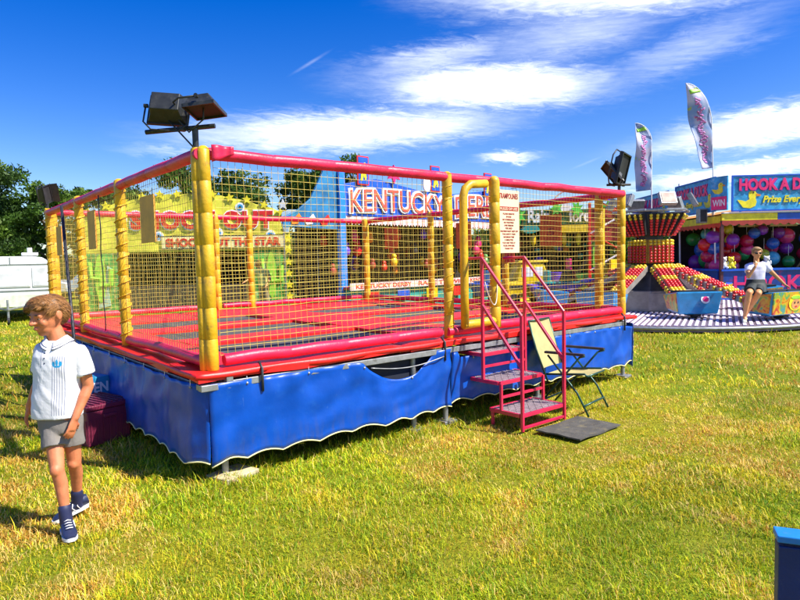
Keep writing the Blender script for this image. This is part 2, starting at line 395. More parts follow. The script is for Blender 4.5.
# a few pale bent stalks
def leafy(name, centers, radii, n, size, cols, seed, parent=None, flat=.8):
    """leaf faces spread through clumps; cols per clump"""
    r = np.random.default_rng(seed); k = len(centers)
    ci = r.integers(0, k, n); u = r.normal(size=(n, 3)); u /= np.linalg.norm(u, axis=1)[:, None]
    rad = r.random(n)**.42; c = np.asarray(centers)[ci]; rr = np.asarray(radii)[ci]
    P = c+u*rad[:, None]*rr*np.array([1, 1, flat])
    a = r.normal(size=(n, 3)); a /= np.linalg.norm(a, axis=1)[:, None]; b = np.cross(a, r.normal(size=(n, 3))); b /= np.linalg.norm(b, axis=1)[:, None]
    s = size*(.5+r.random(n))[:, None]
    V = np.stack([P-a*s, P+b*s*.42, P+a*s, P-b*s*.42], 1).reshape(-1, 3); i = np.arange(n)*4
    Q = np.stack([i, i+1, i+2, i+3], 1); col = np.asarray(cols)[ci]*(.65+.7*r.random(n))[:, None]
    return soup(name, V, [Q], np.repeat(col[:, None, :], 4, 1).reshape(-1, 3), LEAF, parent)
GREENS = [(.035, .075, .012), (.05, .105, .014), (.07, .14, .016), (.10, .17, .02), (.045, .085, .02)]
def tree(x, y, h, w, seed, label, n=6500, base=.25, open_=1.0, cat='tree', group='trees beyond the fairground', bright=1.0, leaf=.17):
    rr = random.Random(seed); T = thing('broadleaf_tree', (x, y, 0), rr.random()*6, label, cat, group)
    tr = MB(); top = h*.82; lean = (rr.uniform(-.04, .04)*h, rr.uniform(-.04, .04)*h)
    tr.tube([(lean[0]*t, lean[1]*t, top*t) for t in (0, .15, .35, .6, .85, 1)], [h*.035*(1.3-t*1.1) for t in (0, .15, .35, .6, .85, 1)], 8)
    cs, rs, co = [], [], []
    for k in range(int(16*open_)+8):
        t = rr.uniform(base, 1.0); an = rr.uniform(0, 2*PI); env = math.sin(PI*min(1, .18+.82*(t-base)/(1-base)*.92))**.6
        R_ = w*.5*env*rr.uniform(.45, 1.0); c = Vector((R_*math.cos(an), R_*math.sin(an), h*t*.93))
        z0 = h*max(.12, t*.62); tr.tube([(lean[0]*z0/h, lean[1]*z0/h, z0), (c.x*.5, c.y*.5, z0+(c.z-z0)*.62), tuple(c)], [h*.011, h*.007, h*.002], 5)
        for q in range(5):
            cs.append(tuple(c+Vector((rr.uniform(-1, 1), rr.uniform(-1, 1), rr.uniform(-.5, .5)))*w*.12)); rs.append((w*rr.uniform(.06, .14),)*3)
            g_ = rr.choice(GREENS); co.append(tuple(v*bright for v in g_))
    tr.build('trunk', WOOD, T, smooth=True)
    leafy('crown', cs, [list(r_) for r_ in rs], int(n*1.9), leaf*.85, co, seed, T)
    return T
tree(2.2, 43.5, 9.9, 7.0, 11, 'tall tree with open lacy crown at the left edge above the caravan', 14000, .12, 1.5, bright=1.25)
tree(-3.5, 45.0, 9.4, 7, 12, 'dark tree cut by the left edge of the frame behind the caravan', 9000, .1, 1.4, bright=1.1)
tree(6.6, 42.5, 7.2, 6.5, 13, 'lower bushy tree between the caravan and the platform', 10000, .06, 1.4, bright=1.2)
tree(11.4, 41.0, 7.6, 6.5, 14, 'round tree seen through the left side net', 6000, .08, bright=1.3)
tree(14.6, 38.5, 8.9, 7.5, 15, 'high tree whose top rises over the sloping left rail', 7500, .08, bright=1.2)
tree(17.8, 36.5, 8.6, 6.5, 16, 'tree standing straight behind the yellow target stall', 5500, .08)
tree(25.6, 40.0, 10.4, 6.6, 17, 'big round dark tree right of the yellow target stall', 12000, .06)
tree(24.4, 32.5, 9.4, 4.6, 19, 'slim layered pine beside the blue stall board', 2600, .3, .8)
tree(29.4, 38.5, 8.6, 6, 18, 'medium tree between the target stall and the blue stall', 6000, .06)
tree(60, 44.5, 7.2, 9, 20, 'far tree behind the jungle sign stall', 3500, .05)
tree(56, 15, 8.0, 9, 21, 'far tree just left of the duck stall roof', 3000, .05)
# hedge line closing the field
cs, rs, co = [], [], []
rr = random.Random(5)
for k in range(520):
    a = YAW+R(-58+116*k/520); d = rr.uniform(50, 56); hh = rr.uniform(2.2, 3.6)+1.2*math.sin(k*.13)
    for q in range(2):
        cs.append((CAMP.x+math.sin(a)*d, CAMP.y+math.cos(a)*d, hh*(.3+.55*q))); rs.append([1.5, 1.5, hh*.55]); g_ = rr.choice(GREENS); co.append(tuple(v*1.25 for v in g_))
leafy('distant_hedge', cs, rs, 46000, .33, co, 77)['kind'] = 'stuff'
cs, rs, co = [], [], []
for k in range(60):   # dark shrubs behind the gap between the stalls
    t = k/59; cs.append((10.5+8*t, 19.5-6.5*t+rr.uniform(-.4, .4), rr.uniform(.4, 2.2))); rs.append([.9, .9, .9]); g_ = rr.choice(GREENS); co.append(tuple(v*.8 for v in g_))
tag(leafy('shrub_row', cs, rs, 15000, .13, co, 78), 'dark leafy shrub row filling the gap between yellow and blue stalls', 'hedge')
# street lamp far behind
lp = thing('street_lamp', (24.3, 53.0, 0), -YAW, 'distant street lamp with a short arm above the trees', 'lamp post')
MB().tube([(0,0,0), (0,0,10.6)], [.12, .07], 8).build('pole', DSTEEL, lp); MB().box((-.35, 0, 10.65), (1.3, .35, .16)).build('lamp_head', DSTEEL, lp, bevel=.03)

# ------------------------------------------------------------------ trampoline platform
HT, RZ_, LN = 2.335, .865, 5.5
TR = thing('trampoline_ride', (0,0,0), 0, 'large raised trampoline platform caged in yellow net with red rails and blue skirt', 'trampoline')
def wob(p, a): return Vector(p)+Vector((mnoise.noise(Vector(p)*3), mnoise.noise(Vector(p)*3+Vector((9,0,0))), mnoise.noise(Vector(p)*3+Vector((0,9,0)))))*a
def padded(mb, p0, p1, r, seam=.22, n=12, amp=.006, squash=1.):
    p0, p1 = Vector(p0), Vector(p1); L = (p1-p0).length; k = max(1, round(L/seam)); pts, rs = [], []
    for i in range(k):
        for t, q in ((0, .91), (.025, .985), (.5, 1.0), (.975, .985)):
            s = (i+t)/k; pts.append(wob(p0.lerp(p1, s), amp)); rs.append(r*q*(1+.035*mnoise.noise(p0.lerp(p1, s)*7)))
    pts.append(p1); rs.append(r*.9); mb.tube(pts, rs, n)
def post(x, y, r=.050, z0=.80, z1=HT+.03, seam=.21, m=YEL):
    mb = MB(); padded(mb, (x, y, z0), (x, y, z1), r, seam); mb.tube([(x, y, z1), (x, y, z1+.02)], [r*.9, r*.4], 12)
    o = mb.build('post', m, TR, smooth=50)
    MB().tube([(x, y, .56), (x, y, z0+.02)], .024, 8).build('post_stub', STEEL, o)
    return o
P_ = [post(.030, -.010, .047), post(-.006, .028, .040)]
for y in (1.97, 3.65, 5.44): post(0, y)
post(2.40, 0, .05)
post(5.5, 0.02, .052)
for y in (.34, 1.95, 3.62, 5.5): post(5.5, y, .055)
for x in (.06, 2.42, 3.02): post(x+.0, 5.5, .055)
post(5.42, 5.42, .05)
# wrapped tape over the left posts: raised spiral cord
for y in (1.97, 3.65, 5.44):
    MB().tube([(.058*math.cos(t*.9), y+.058*math.sin(t*.9), .84+t*.0172) for t in range(0, 86)], .006, 5).build('lashing', YEL, TR, smooth=True)
MB().tube([(2.40+.053*math.cos(t*.9), .053*math.sin(t*.9), .84+t*.0172) for t in range(0, 86)], .005, 5).build('lashing', YEL, TR, smooth=True)
def rail(name, a, b, r, seam=.55, m=PINK, amp=.012):
    mb = MB(); padded(mb, a, b, r, seam, 14, amp); return mb.build(name, m, TR, smooth=50)
rail('upper_rail', (0.03, 0, HT), (LN, 0, HT), .045); rail('upper_rail', (0, -.02, HT-.01), (0, LN, HT-.01), .045)
rail('upper_rail', (LN, .04, HT), (LN, LN, HT), .044); rail('upper_rail', (0, LN, HT), (LN, LN, HT), .044)
for a, b in (((.12, 0), (2.28, 0)), ((2.36, -.02), (2.95, -.02)), ((3.04, 0), (5.42, 0))): rail('lower_rail', (a[0], a[1], RZ_), (b[0], b[1], RZ_), .045, .5)
for a, b in ((.05, 1.9), (2.03, 3.6), (3.72, 5.4)): rail('lower_rail', (0, a, RZ_), (0, b, RZ_), .044, .6)
for a, b in ((.1, 1.9), (2.0, 3.58), (3.7, 5.4)): rail('lower_rail', (LN, a, RZ_), (LN, b, RZ_), .042, .6)
for a, b in ((.1, 2.35), (2.5, 5.4)): rail('lower_rail', (a, LN, RZ_), (b, LN, RZ_), .042, .6)
# torn flap at the rail end, corner joint
MB().sheet(lambda u, v: (.07+.16*u, -.06-.015*math.sin(u*7), HT+.055-.12*v*(1-.5*u)), 8, 4, .006).build('rail_flap', PINK, TR, smooth=True)
# door frame standing in front of the net
mb = MB(); X0, X1, zt = 2.525, 2.965, 2.27
arc = [(X0, -.09, .90), (X0, -.09, 1.25), (X0, -.09, 1.6), (X0, -.09, 1.95), (X0, -.09, zt-.12), (X0+.03, -.09, zt-.045), (X0+.10, -.09, zt), (X1-.12, -.09, zt+.02)]
mb.tube(arc, .041, 12); mb.build('door_frame', YEL, TR, smooth=True)
mb = MB(); padded(mb, (X1, -.09, .86), (X1, -.09, zt+.05), .055, .22); mb.ball((X1, -.09, zt+.05), .054); mb.build('door_frame', YEL, TR, smooth=50)
mb = MB(); padded(mb, (X0-.02, -.09, .92), (X1, -.09, .93), .042, .25); mb.build('door_frame', YEL, TR, smooth=50)
# white rope tied round the door post
MB().tube([(X1-.31+.30*t+.06*math.sin(t*3), -.235+.12*t, 1.33-.22*math.sin(PI*min(1, t*1.15))**.8-.03*t) for t in [k/16 for k in range(17)]], .0055, 6).build('tie_rope', mat('rope', (.7, .6, .5)), TR, smooth=True)

# nets: every cord is modelled
def net(name, o0, ux, length, z0, z1, cell=.056, r=.0021, m=NETM, belly=.03, nrm=(0,1,0), seed=0):
    o0, ux, nrm = Vector(o0), Vector(ux), Vector(nrm); rr = random.Random(seed)
    nu, nv = max(2, round(length/cell)), round((z1-z0)/cell); mb = MB()
    def P(u, v):
        a = u*length; z = z0+(z1-z0)*v; q = Vector((a*1.3+seed, z*1.7, seed*3.1)); w = Vector((a*6+seed, z*6, 4.4))
        sag = math.sin(PI*v)*math.sin(PI*min(1, max(0, u)))
        return o0+ux*(a+.016*mnoise.noise(q+Vector((5,5,0)))+.006*mnoise.noise(w))+nrm*(belly*sag*(.4+mnoise.noise(q)))+Vector((0,0,z+.014*mnoise.noise(q+Vector((0,0,7)))*math.sin(PI*v)+.005*mnoise.noise(w+Vector((0,3,0)))))
    for i in range(nu+1): mb.tube([P(i/nu, j/nv) for j in range(0, nv+1, 1)], r, 3, cap=False)
    for j in range(nv+1): mb.tube([P(i/nu, j/nv) for i in range(0, nu+1, 1)], r, 3, cap=False)
    return mb.build(name, m, TR)
ZA, ZB = RZ_+.03, HT-.04
net('net', (.10, 0, 0), (1,0,0), 2.26, ZA, ZB, seed=1, r=.0019)
net('net', (3.02, 0, 0), (1,0,0), 2.42, ZA, ZB, seed=2, r=.0020)
net('door_net', (2.56, -.09, 0), (1,0,0), .38, .95, 2.22, seed=3, r=.0019)
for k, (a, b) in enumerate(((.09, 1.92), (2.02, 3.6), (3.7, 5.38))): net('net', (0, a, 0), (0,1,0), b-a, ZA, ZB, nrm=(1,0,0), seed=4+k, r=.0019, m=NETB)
net('net', (LN, .1, 0), (0,1,0), 5.3, ZA, ZB, nrm=(1,0,0), seed=8, r=.0022, cell=.06)
net('net', (.1, LN, 0), (1,0,0), 5.3, ZA, ZB, nrm=(0,1,0), seed=9, r=.0022, cell=.06)
# hanging slack cord on the left net
MB().tube([(-.03, 2.62+.02*math.sin(k), 2.3-.075*k) for k in range(20)], .006, 5).build('hanging_cord', BLACKP, TR, smooth=True)

# beds and pads
cols = [(.45, 2.30), (3.15, 5.05)]; rows = [(.46, 1.42), (1.92, 2.84), (3.36, 4.24)]
for ci, (xa, xb) in enumerate(cols):
    for ri, (ya, yb) in enumerate(rows[:3]):
        MB().sheet(lambda u, v: (xa-.12+(xb-xa+.24)*u, ya-.1+(yb-ya+.2)*v, .778-.03*math.sin(PI*u)*math.sin(PI*v)), 14, 8, .006, (0,0,-1)).build('trampoline_bed', BEDM, TR, smooth=40)
def pad(x0, y0, x1, y1, z=.785, th=.035, tilt=(0,0), seed=0):
    nu = max(4, int((x1-x0)/.12)); nv = max(3, int((y1-y0)/.12))
    def f(u, v):
        x = x0+(x1-x0)*u; y = y0+(y1-y0)*v; q = mnoise.noise(Vector((x*2.2, y*2.2, seed)))
        e = min(u*(x1-x0), (1-u)*(x1-x0), v*(y1-y0), (1-v)*(y1-y0)); puff = min(1, e/.05)
        return (x+.008*q, y+.01*q, z+.014*q+.012*math.sqrt(puff)+tilt[0]*(u-.5)+tilt[1]*(v-.5))
    return MB().sheet(f, nu, nv, th, (0,0,-1)).build('pad', PADRED, TR, smooth=45)
edge = .14
for k in range(3):                                   # front, back borders
    a = -.12+k*1.92; pad(a, -.13, a+1.90, .44, .80, .04, (0, .03), k); pad(a, 4.30, a+1.90, 5.6, .795, .04, (0, 0), k+5)
pad(-.13, .45, .43, 2.3, .80, .04, (.02, 0), 11); pad(-.13, 2.31, .43, 4.25, .80, .04, (.02, 0), 12)
pad(5.07, .45, 5.62, 2.3, .795, .04, (0, 0), 13); pad(5.07, 2.31, 5.62, 4.25, .795, .04, (0, 0), 14)
pad(2.31, .40, 3.14, 2.4, .815, .05, (.01, .02), 15); pad(2.31, 2.42, 3.14, 4.25, .81, .05, (0, 0), 16)
for xa, xb in cols:
    pad(xa-.02, 1.43, xb+.02, 1.91, .805, .045, (0, .01), xa); pad(xa-.02, 2.85, xb+.02, 3.35, .805, .045, (0, .01), xa+1)
# red outer valance under the lower rail
MB().sheet(lambda u, v: (-.14+5.68*u, -.135-.012*math.sin(u*40)*v, .80-.036*v-.010*abs(math.sin(u*9))*v), 90, 2, .006).build('edge_flap', PADRED, TR, smooth=True)
MB().sheet(lambda u, v: (-.135-.008*math.sin(u*31)*v, -.13+5.7*u, .80-.04*v), 60, 2, .006, (1,0,0)).build('edge_flap', PADRED, TR, smooth=True)
# steel frame
mb = MB(); mb.box((2.75, -.10, .705), (5.25, .05, .05)).box((2.75, 5.55, .705), (5.25, .05, .05)); mb.split('frame_beam', STEEL, TR, bevel=.004)
mb = MB(); mb.box((-.08, 2.75, .705), (.05, 5.3, .05)).box((5.56, 2.75, .705), (.05, 5.3, .05)).box((2.75, 2.75, .70), (.06, 5.4, .06)); mb.split('frame_beam', STEEL, TR, bevel=.004)
mb = MB(); mb.box((.02, -.115, .70), (.26, .06, .045)).box((.10, -.12, .735), (.05, .05, .06)).box((-.07, -.06, .70), (.07, .05, .04)); mb.split('corner_bracket', STEEL, TR, bevel=.004)
for x, y in ((.10, .0), (1.9, -.03), (2.30, -.03), (3.7, -.03), (5.45, -.03), (-.03, 1.97), (-.03, 3.65), (-.03, 5.45), (2.75, 2.75), (5.5, 2.7), (5.5, 5.5), (2.7, 5.5)):
    l = MB().tube([(x, y, .02), (x, y, .72)], .026, 10).build('leg', STEEL, TR, smooth=50)
    MB().box((x, y, .012), (.16, .16, .03)).build('foot_plate', STEEL, l, bevel=.004)
MB().box((.14, -.03, .012), (.30, .24, .05), Matrix.Rotation(.3, 3, 'Z')).build('packing_block', mat('pale_timber', (.50, .42, .25), .8, var=.25, bump=.3), TR, bevel=.006)
for x in (.35, 2.2, 3.62, 5.3): MB().tube([(x, -.145, .62), (x, -.145, .79), (x, -.10, .83)], .011, 6).build('skirt_hook', DSTEEL, TR, smooth=True)

# blue skirt
def skirt(path, top, bot, scal=.022, per=.30, nv=16, seed=0, name='skirt', step=.035, droop=None, fold=.022, flare=0.):
    path = [Vector((*p, 0)) for p in path]; seg = [(b-a).length for a, b in zip(path, path[1:])]; L = sum(seg)
    def at(s):
        for a, b, l in zip(path, path[1:], seg):
            if s <= l+1e-9: return a.lerp(b, s/l), (b-a).normalized()
            s -= l
        return path[-1].copy(), (path[-1]-path[-2]).normalized()
    N = int(L/step)
    def f(u, v):
        s = u*L; p, t = at(s); nr = Vector((t.y, -t.x, 0)); q = Vector((s*2.1, v*.6, seed)); q2 = Vector((s*6.5, v*.9, seed+3))
        zt = top(s)-(droop(s) if droop else 0); zb = bot(s)+scal*abs(math.sin(PI*s/per+.3*math.sin(s*3)))*1.6-scal+.012*mnoise.noise(Vector((s*3, 2, seed)))
        z = zt+(zb-zt)*v
        out = fold*(mnoise.noise(q)*1.5*(.25+v)+mnoise.noise(q2)*.55*(1-.5*v))+flare*v
        tug = .012*math.sin(s*11+v*5)*(1-v)**2+.006*math.sin(s*31+4*mnoise.noise(Vector((s*2, v*2, 1))))*(1-v)**1.3+.019*mnoise.noise(Vector((s*4.2+v*2.6, v*3.4, seed+9)))
        return Vector((p.x, p.y, z))+nr*(out+tug)
    o = MB().sheet(f, N, nv, .004, (0, 0, 0)).build(name, BLUE, TR, smooth=True) if False else None
    mb = MB(); V = [f(i/N, j/nv) for j in range(nv+1) for i in range(N+1)]
    F = [(j*(N+1)+i, j*(N+1)+i+1, (j+1)*(N+1)+i+1, (j+1)*(N+1)+i) for j in range(nv) for i in range(N)]
    mb.add(V, F); o = mb.build(name, BLUE, TR, smooth=True); sm = o.modifiers.new('t', 'SOLIDIFY'); sm.thickness = .004
    MB().tube([f(i/N, 1.0) for i in range(N+1)], .0055, 6).build('skirt_piping', CREAM, o, smooth=True)
    k = .28
    while k < L-.1:      # eyelets with ties up to the beam
        q_ = f(k/L, .045); e_ = MB().ball(q_, (.011, .011, .011), 8, 6).build('eyelet', STEEL, o, smooth=True); MB().tube([q_, q_+Vector((.0, .0, .05))], .003, 4).build('eyelet_tie', WHITE, o) if not (droop and droop(k)) else None
        k += .52
    return o
def dr1(s):                                      # sagging stretch of the first front panel
    t = (s-1.30)/.85; return .20*math.sin(PI*min(1, max(0, t)))**.8 if 0 < t < 1 else 0
skirt([(-.05, -.125), (.03, -.145), (2.28, -.135)], lambda s: .724-.002*s, lambda s: .155+.01*s, droop=dr1, seed=1, fold=.045)
skirt([(2.30, -.125), (5.50, -.135)], lambda s: .68-.055*(.1 < s < .95)-.14*max(0, s-3.0), lambda s: .20+.015*math.sin(s*2), seed=2, fold=.03)
skirt([(-.135, 5.5), (-.14, .02), (-.05, -.125)], lambda s: .722, lambda s: .16 if s > 1 else .2, seed=3, fold=.03)
skirt([(5.57, -.1), (5.58, 5.5)], lambda s: .69, lambda s: .15, seed=4); skirt([(5.5, 5.57), (-.05, 5.57)], lambda s: .69, lambda s: .15, seed=5)
MB().tube([(1.34+.84*t, -.15, .66-.045*math.sin(PI*t)) for t in [k/20 for k in range(21)]], .005, 6).build('skirt_cord', STEEL, TR, smooth=True)
MB().sheet(lambda u, v: (1.2+1.2*u, -.02, .70-.5*v), 4, 2, .004).build('shade_backing', NAVY, TR)  # near-black sheet added for the shaded void seen over the sag
# lamp masts
mb = MB(); mb.tube([(-.01, .02, HT), (-.01, .02, HT+.17)], .022, 10).box((-.075, .085, HT+.17), (.045, .045, .03)); 
mb.tube([(-.27, .26, HT+.155), (.10, -.065, HT+.185)], .017, 8); mb.split('lamp_mast', BLACKP, TR, smooth=40)
MB().tube([(LN, .05, HT), (LN, .05, HT+.16)], .02, 8).tube([(LN-.14, .14, HT+.12), (LN+.1, -.05, HT+.12)], .015, 8).split('lamp_mast', BLACKP, TR, smooth=40)
MB().tube([(0, LN, HT), (0, LN, HT+.14)], .02, 8).split('lamp_mast', BLACKP, TR, smooth=40)
# ------------------------------------------------------------------ floodlights
def floodlight(loc, rot, label, s=1., deep=.15, hood=.13):
    T = thing('floodlight', loc, 0, label, 'floodlight', 'floodlights on the corners of the platform'); T.rotation_euler = rot; T.scale = (s,)*3
    # the lamp looks along -Y; back box, flared reflector housing, hood
    w, h = .165, .13
    mb = MB(); mb.loft([[(-w*.72, deep, -h*.62), (w*.72, deep, -h*.62), (w*.72, deep, h*.62), (-w*.72, deep, h*.62)], [(-w*.78, deep*.55, -h*.8), (w*.78, deep*.55, -h*.8), (w*.78, deep*.55, h*.8), (-w*.78, deep*.55, h*.8)], [(-w, 0, -h), (w, 0, -h), (w, 0, h), (-w, 0, h)]])
    for k in range(0): mb.box((-w*.55+k*w*.275, deep+.010, 0), (.008, .024, h*1.1))
    mb.build('housing', BLACKP, T, bevel=.006)
    fr = MB(); fr.box((0, -.012, h+.003), (2*w+.02, .03, .014)).box((0, -.012, -h-.003), (2*w+.02, .03, .014)).box((-w-.003, -.0125, 0), (.014, .03, 2*h)).box((w+.003, -.0125, 0), (.014, .03, 2*h)); fr.split('bezel', BLACKP, T)
    MB().box((0, -.006, 0), (2*w-.008, .006, 2*h-.008)).build('glass', GLASS, T)
    if hood:
        MB().hexa([(-w-.01, -.03, h+.008), (w+.01, -.03, h+.008), (w+.01, 0, h+.008), (-w-.01, 0, h+.008), (-w-.02, -.03-hood, h+.035), (w+.02, -.03-hood, h+.035), (w+.01, 0, h+.016), (-w-.01, 0, h+.016)]).build('hood', BLACKP, T)
    MB().tube([(-w-.02, .05, 0), (-w-.022, .05, -h*1.2), (-w*.7, .05, -h*1.75), (w*.7, .05, -h*1.75), (w+.022, .05, -h*1.2), (w+.02, .05, 0)], .008, 6).build('yoke', BLACKP, T, smooth=True)
    for s_ in (-1, 1): MB().tube([(s_*(w+.0), .05, 0), (s_*(w+.035), .05, 0)], .018, 8).build('knob', BLACKP, T)
    return T
FV = -YAW
floodlight((-.125, .19, HT+.31), (R(20), R(-4), R(146)), 'black floodlight turned inwards, left one of the pair on the near corner post', .80)
floodlight((.045, -.03, HT+.30), (R(84), R(6), R(48)), 'flat tilted black floodlight, right one of the pair on the near corner post', .80, .09, 0)
def leaned(th, a): return (Matrix.Rotation(R(th), 3, Vector((.864, .503, 0))) @ Matrix.Rotation(R(a), 3, 'Z') @ Matrix.Rotation(R(90), 3, 'Y')).to_euler()
floodlight((LN-.10, .09, HT+.27), leaned(-38, -128), 'thin leaning black floodlight, left of the V shaped pair on the right corner', .86, .07, 0)
floodlight((LN-.02, .0, HT+.31), leaned(13, 12), 'upright black floodlight, right of the V shaped pair on the right corner', 1.12, .075, 0)
floodlight((0, LN, HT+.25), (0, R(72), R(52)), 'single black floodlight on the far left corner showing its glass', .70)
cb = MB().tube([(.03, -.05, HT+.36), (.02, -.06, HT+.22), (-.05, .03, HT+.14), (-.1, .1, HT+.24), (-.16, .2, HT+.33)], .006, 5).tube([(-.02, .0, HT+.02), (-.08, .07, HT+.12), (-.17, .16, HT+.26)], .006, 5)
cb.build('lamp_cable', BLACKP, TR, smooth=True)

# boards hung on the side nets
def hung_board(x, ya, yb, z0, z1, label, face, txt=None):
    o = thing('hanging_board', (x, (ya+yb)/2, z0), 0, label, 'sign', 'boards hung on the side nets')
    w, h = yb-ya, z1-z0
    MB().box((0, 0, h/2), (.008, w, h)).build('board', ORNB if face < 0 else ORNG, o)
    if face < 0:    # printed side looks into the platform
        MB().box((.007, 0, h/2), (.004, w*.96, h*.96)).build('print_sheet', ORNG, o)
    # small print lines and a figure
    mb = MB(); X = -.006 if face > 0 else .011
    for k in range(5): mb.box((X, 0, h*.9-k*h*.055), (.002, w*(.75-.1*(k % 2)), h*.02))
    for k in range(3): mb.box((X, 0, h*.26-k*h*.06), (.002, w*(.7-.12*(k % 2)), h*.02))
    mb.build('print', DRED, o)['kind'] = 'stuff'
    if txt: text(txt, 'numeral', DRED, o, -w*.16, h*.33, w*.32, h*.24, -.0065, .002, .02, plane='side')
    for s in (-1, 1): MB().tube([(0, s*w*.4, h), (0, s*w*.4, h+.05)], .003, 4).build('tie', BLACKP, o)
    return o
hung_board(-.03, .90, 1.26, 1.75, 2.14, 'tan board back on the left net nearest the front corner post', -1)
hung_board(-.03, 2.80, 3.12, 1.75, 2.16, 'narrow looking tan board on the left net between the two middle posts', -1)
hung_board(-.03, 4.50, 4.82, 1.72, 2.09, 'farthest tan board on the left net close to the rear post', -1)
hung_board(LN-.04, .90, 1.26, 1.71, 2.15, 'large orange notice board on the right net above the steps rail', 1, '5')
hung_board(LN-.04, 2.62, 2.96, 1.73, 2.15, 'orange notice board partly hidden behind the yellow door post', 1, '5')
hung_board(LN-.04, 4.48, 4.86, 1.78, 2.18, 'orange notice board near the far right corner of the platform', 1, '5')
o = hung_board(LN-.04, 1.74, 1.95, 1.49, 1.68, 'small bright red square sign below the cream rules board', 1, '5')
for c in o.children:
    if c.name.startswith('board'): c.data.materials[0] = RED
# cream rules board by the gate
rb = thing('rules_board', (3.0, -.10, 1.61), 0, 'tall cream TRAMPOLINES rules board tied to the net beside the gate', 'sign')
MB().box((.165, 0, .315), (.33, .008, .635)).build('board', PAPER, rb)
text('TRAMPOLINES', 'heading', DRED, rb, .02, .545, .29, .055, -.0045, .002, .02)
MB().box((.165, -.005, .445), (.30, .002, .042)).build('red_band', DRED, rb)
text('RULES OF USE', 'band_text', PAPER, rb, .035, .431, .26, .026, -.0065, .002, .01)
for k, s in enumerate(['PLEASE REMOVE', 'SHOES', 'NO SOMERSAULTS', 'NO FIGHTING', 'ONE PERSON', 'PER BED', 'CHILDREN MUST KEEP OFF', 'THE SAFETY PADS', 'MAXIMUM TIME', '5 MINUTES', 'YOU USE THIS AT', 'YOUR OWN RISK', 'THANK YOU']):
    w = .012*len(s)+.02; text(s, 'text_line', DRED, rb, .165-min(w, .29)/2, .385-k*.0293, min(w, .29), .0165, -.0045, .002, .015)
for x in (.03, .30): MB().tube([(x, -.006, .62), (x, .01, .66), (x, .08, .665)], .003, 4).build('tie', BLACKP, rb)
# loose pole leaning on the left side
pl = MB().tube([(-.12, 2.98, .03), (-.13, 3.05, .77), (-.12, 3.52, 1.5), (-.115, 4.02, 2.27)] if False else [(-.30, 2.62, .0), (-.10, 4.05, 2.30)], .017, 8).build('leaning_pole', DSTEEL, smooth=True)
tag(pl, 'thin dark pole leaning on the left side net behind the boy', 'pole')

# ------------------------------------------------------------------ steps
ST = thing('steps', (2.56, 0, 0), 0, 'pink red metal steps with three checker plate treads and handrails', 'steps')
wS = .62
def sq(mb, a, b, t=.026): 
    a, b = Vector(a), Vector(b); d = b-a; L = d.length; q = d.to_track_quat('Z', 'X').to_matrix(); return mb.box((a+b)/2, (t, t, L), q)
levels = [(.15, -.74, -.37), (.41, -.49, -.12), (.655, -.28, .20)]
for z, y0, y1 in levels:
    mb = MB(); nU, nV = 7, 5
    t_ = MB().box((wS/2, (y0+y1)/2, z-.004), (wS-.02, y1-y0-.02, .008)).build('tread', TREAD, ST)
    for i in range(13):
        for j in range(8):
            cx, cy = .035+i*(wS-.07)/12, y0+.03+j*(y1-y0-.06)/7; a = R(45 if (i+j) % 2 else -45)
            mb.box((cx, cy, z+.002), (.040, .010, .006), Matrix.Rotation(a, 3, 'Z'))
    k_ = mb.build('tread_ribs', mat('rib_wear', (.50, .40, .40), .35, .4, var=.3, scale=20) if 'rib_wear' not in bpy.data.materials else bpy.data.materials['rib_wear'], t_); k_['kind'] = 'stuff'
    fr = MB(); fr.box((wS/2, y0, z-.012), (wS, .026, .034)).box((wS/2, y1, z-.012), (wS, .026, .034)).box((0, (y0+y1)/2, z-.012), (.026, y1-y0-.026, .034)).box((wS, (y0+y1)/2, z-.012), (.026, y1-y0-.026, .034))
    fr.split('tread_frame', REDM, ST, bevel=.003)
for x in (0, wS):
    L1 = MB(); sq(L1, (x, -.752, -.0), (x, -.752, 1.035), .027); L1.build('post', REDM, ST, bevel=.003)
    L2 = MB(); sq(L2, (x, -.285, .39), (x, -.285, 1.56), .027); L2.build('post', REDM, ST, bevel=.003)
    L3 = MB(); sq(L3, (x, -.505, .13), (x, -.505, .40), .025); sq(L3, (x, -.40, .0), (x, -.40, .14), .025); L3.split('riser_post', REDM, ST, bevel=.003)
    L4 = MB(); L4.tube([(x, -.02, 1.555), (x, -.285, 1.56), (x, -.752, 1.035)], .0155, 8); L4.build('handrail', REDM, ST, smooth=40)
    L5 = MB(); sq(L5, (x, -.285, 1.12), (x, -.752, .57), .025); L5.build('mid_rail', REDM, ST, bevel=.003)
mb = MB()
for y, z in ((-.50, .27), (-.285, .53), (-.75, .03)): sq(mb, (.014, y, z), (wS-.014, y, z), .024)
mb.split('cross_bar', REDM, ST, bevel=.003)
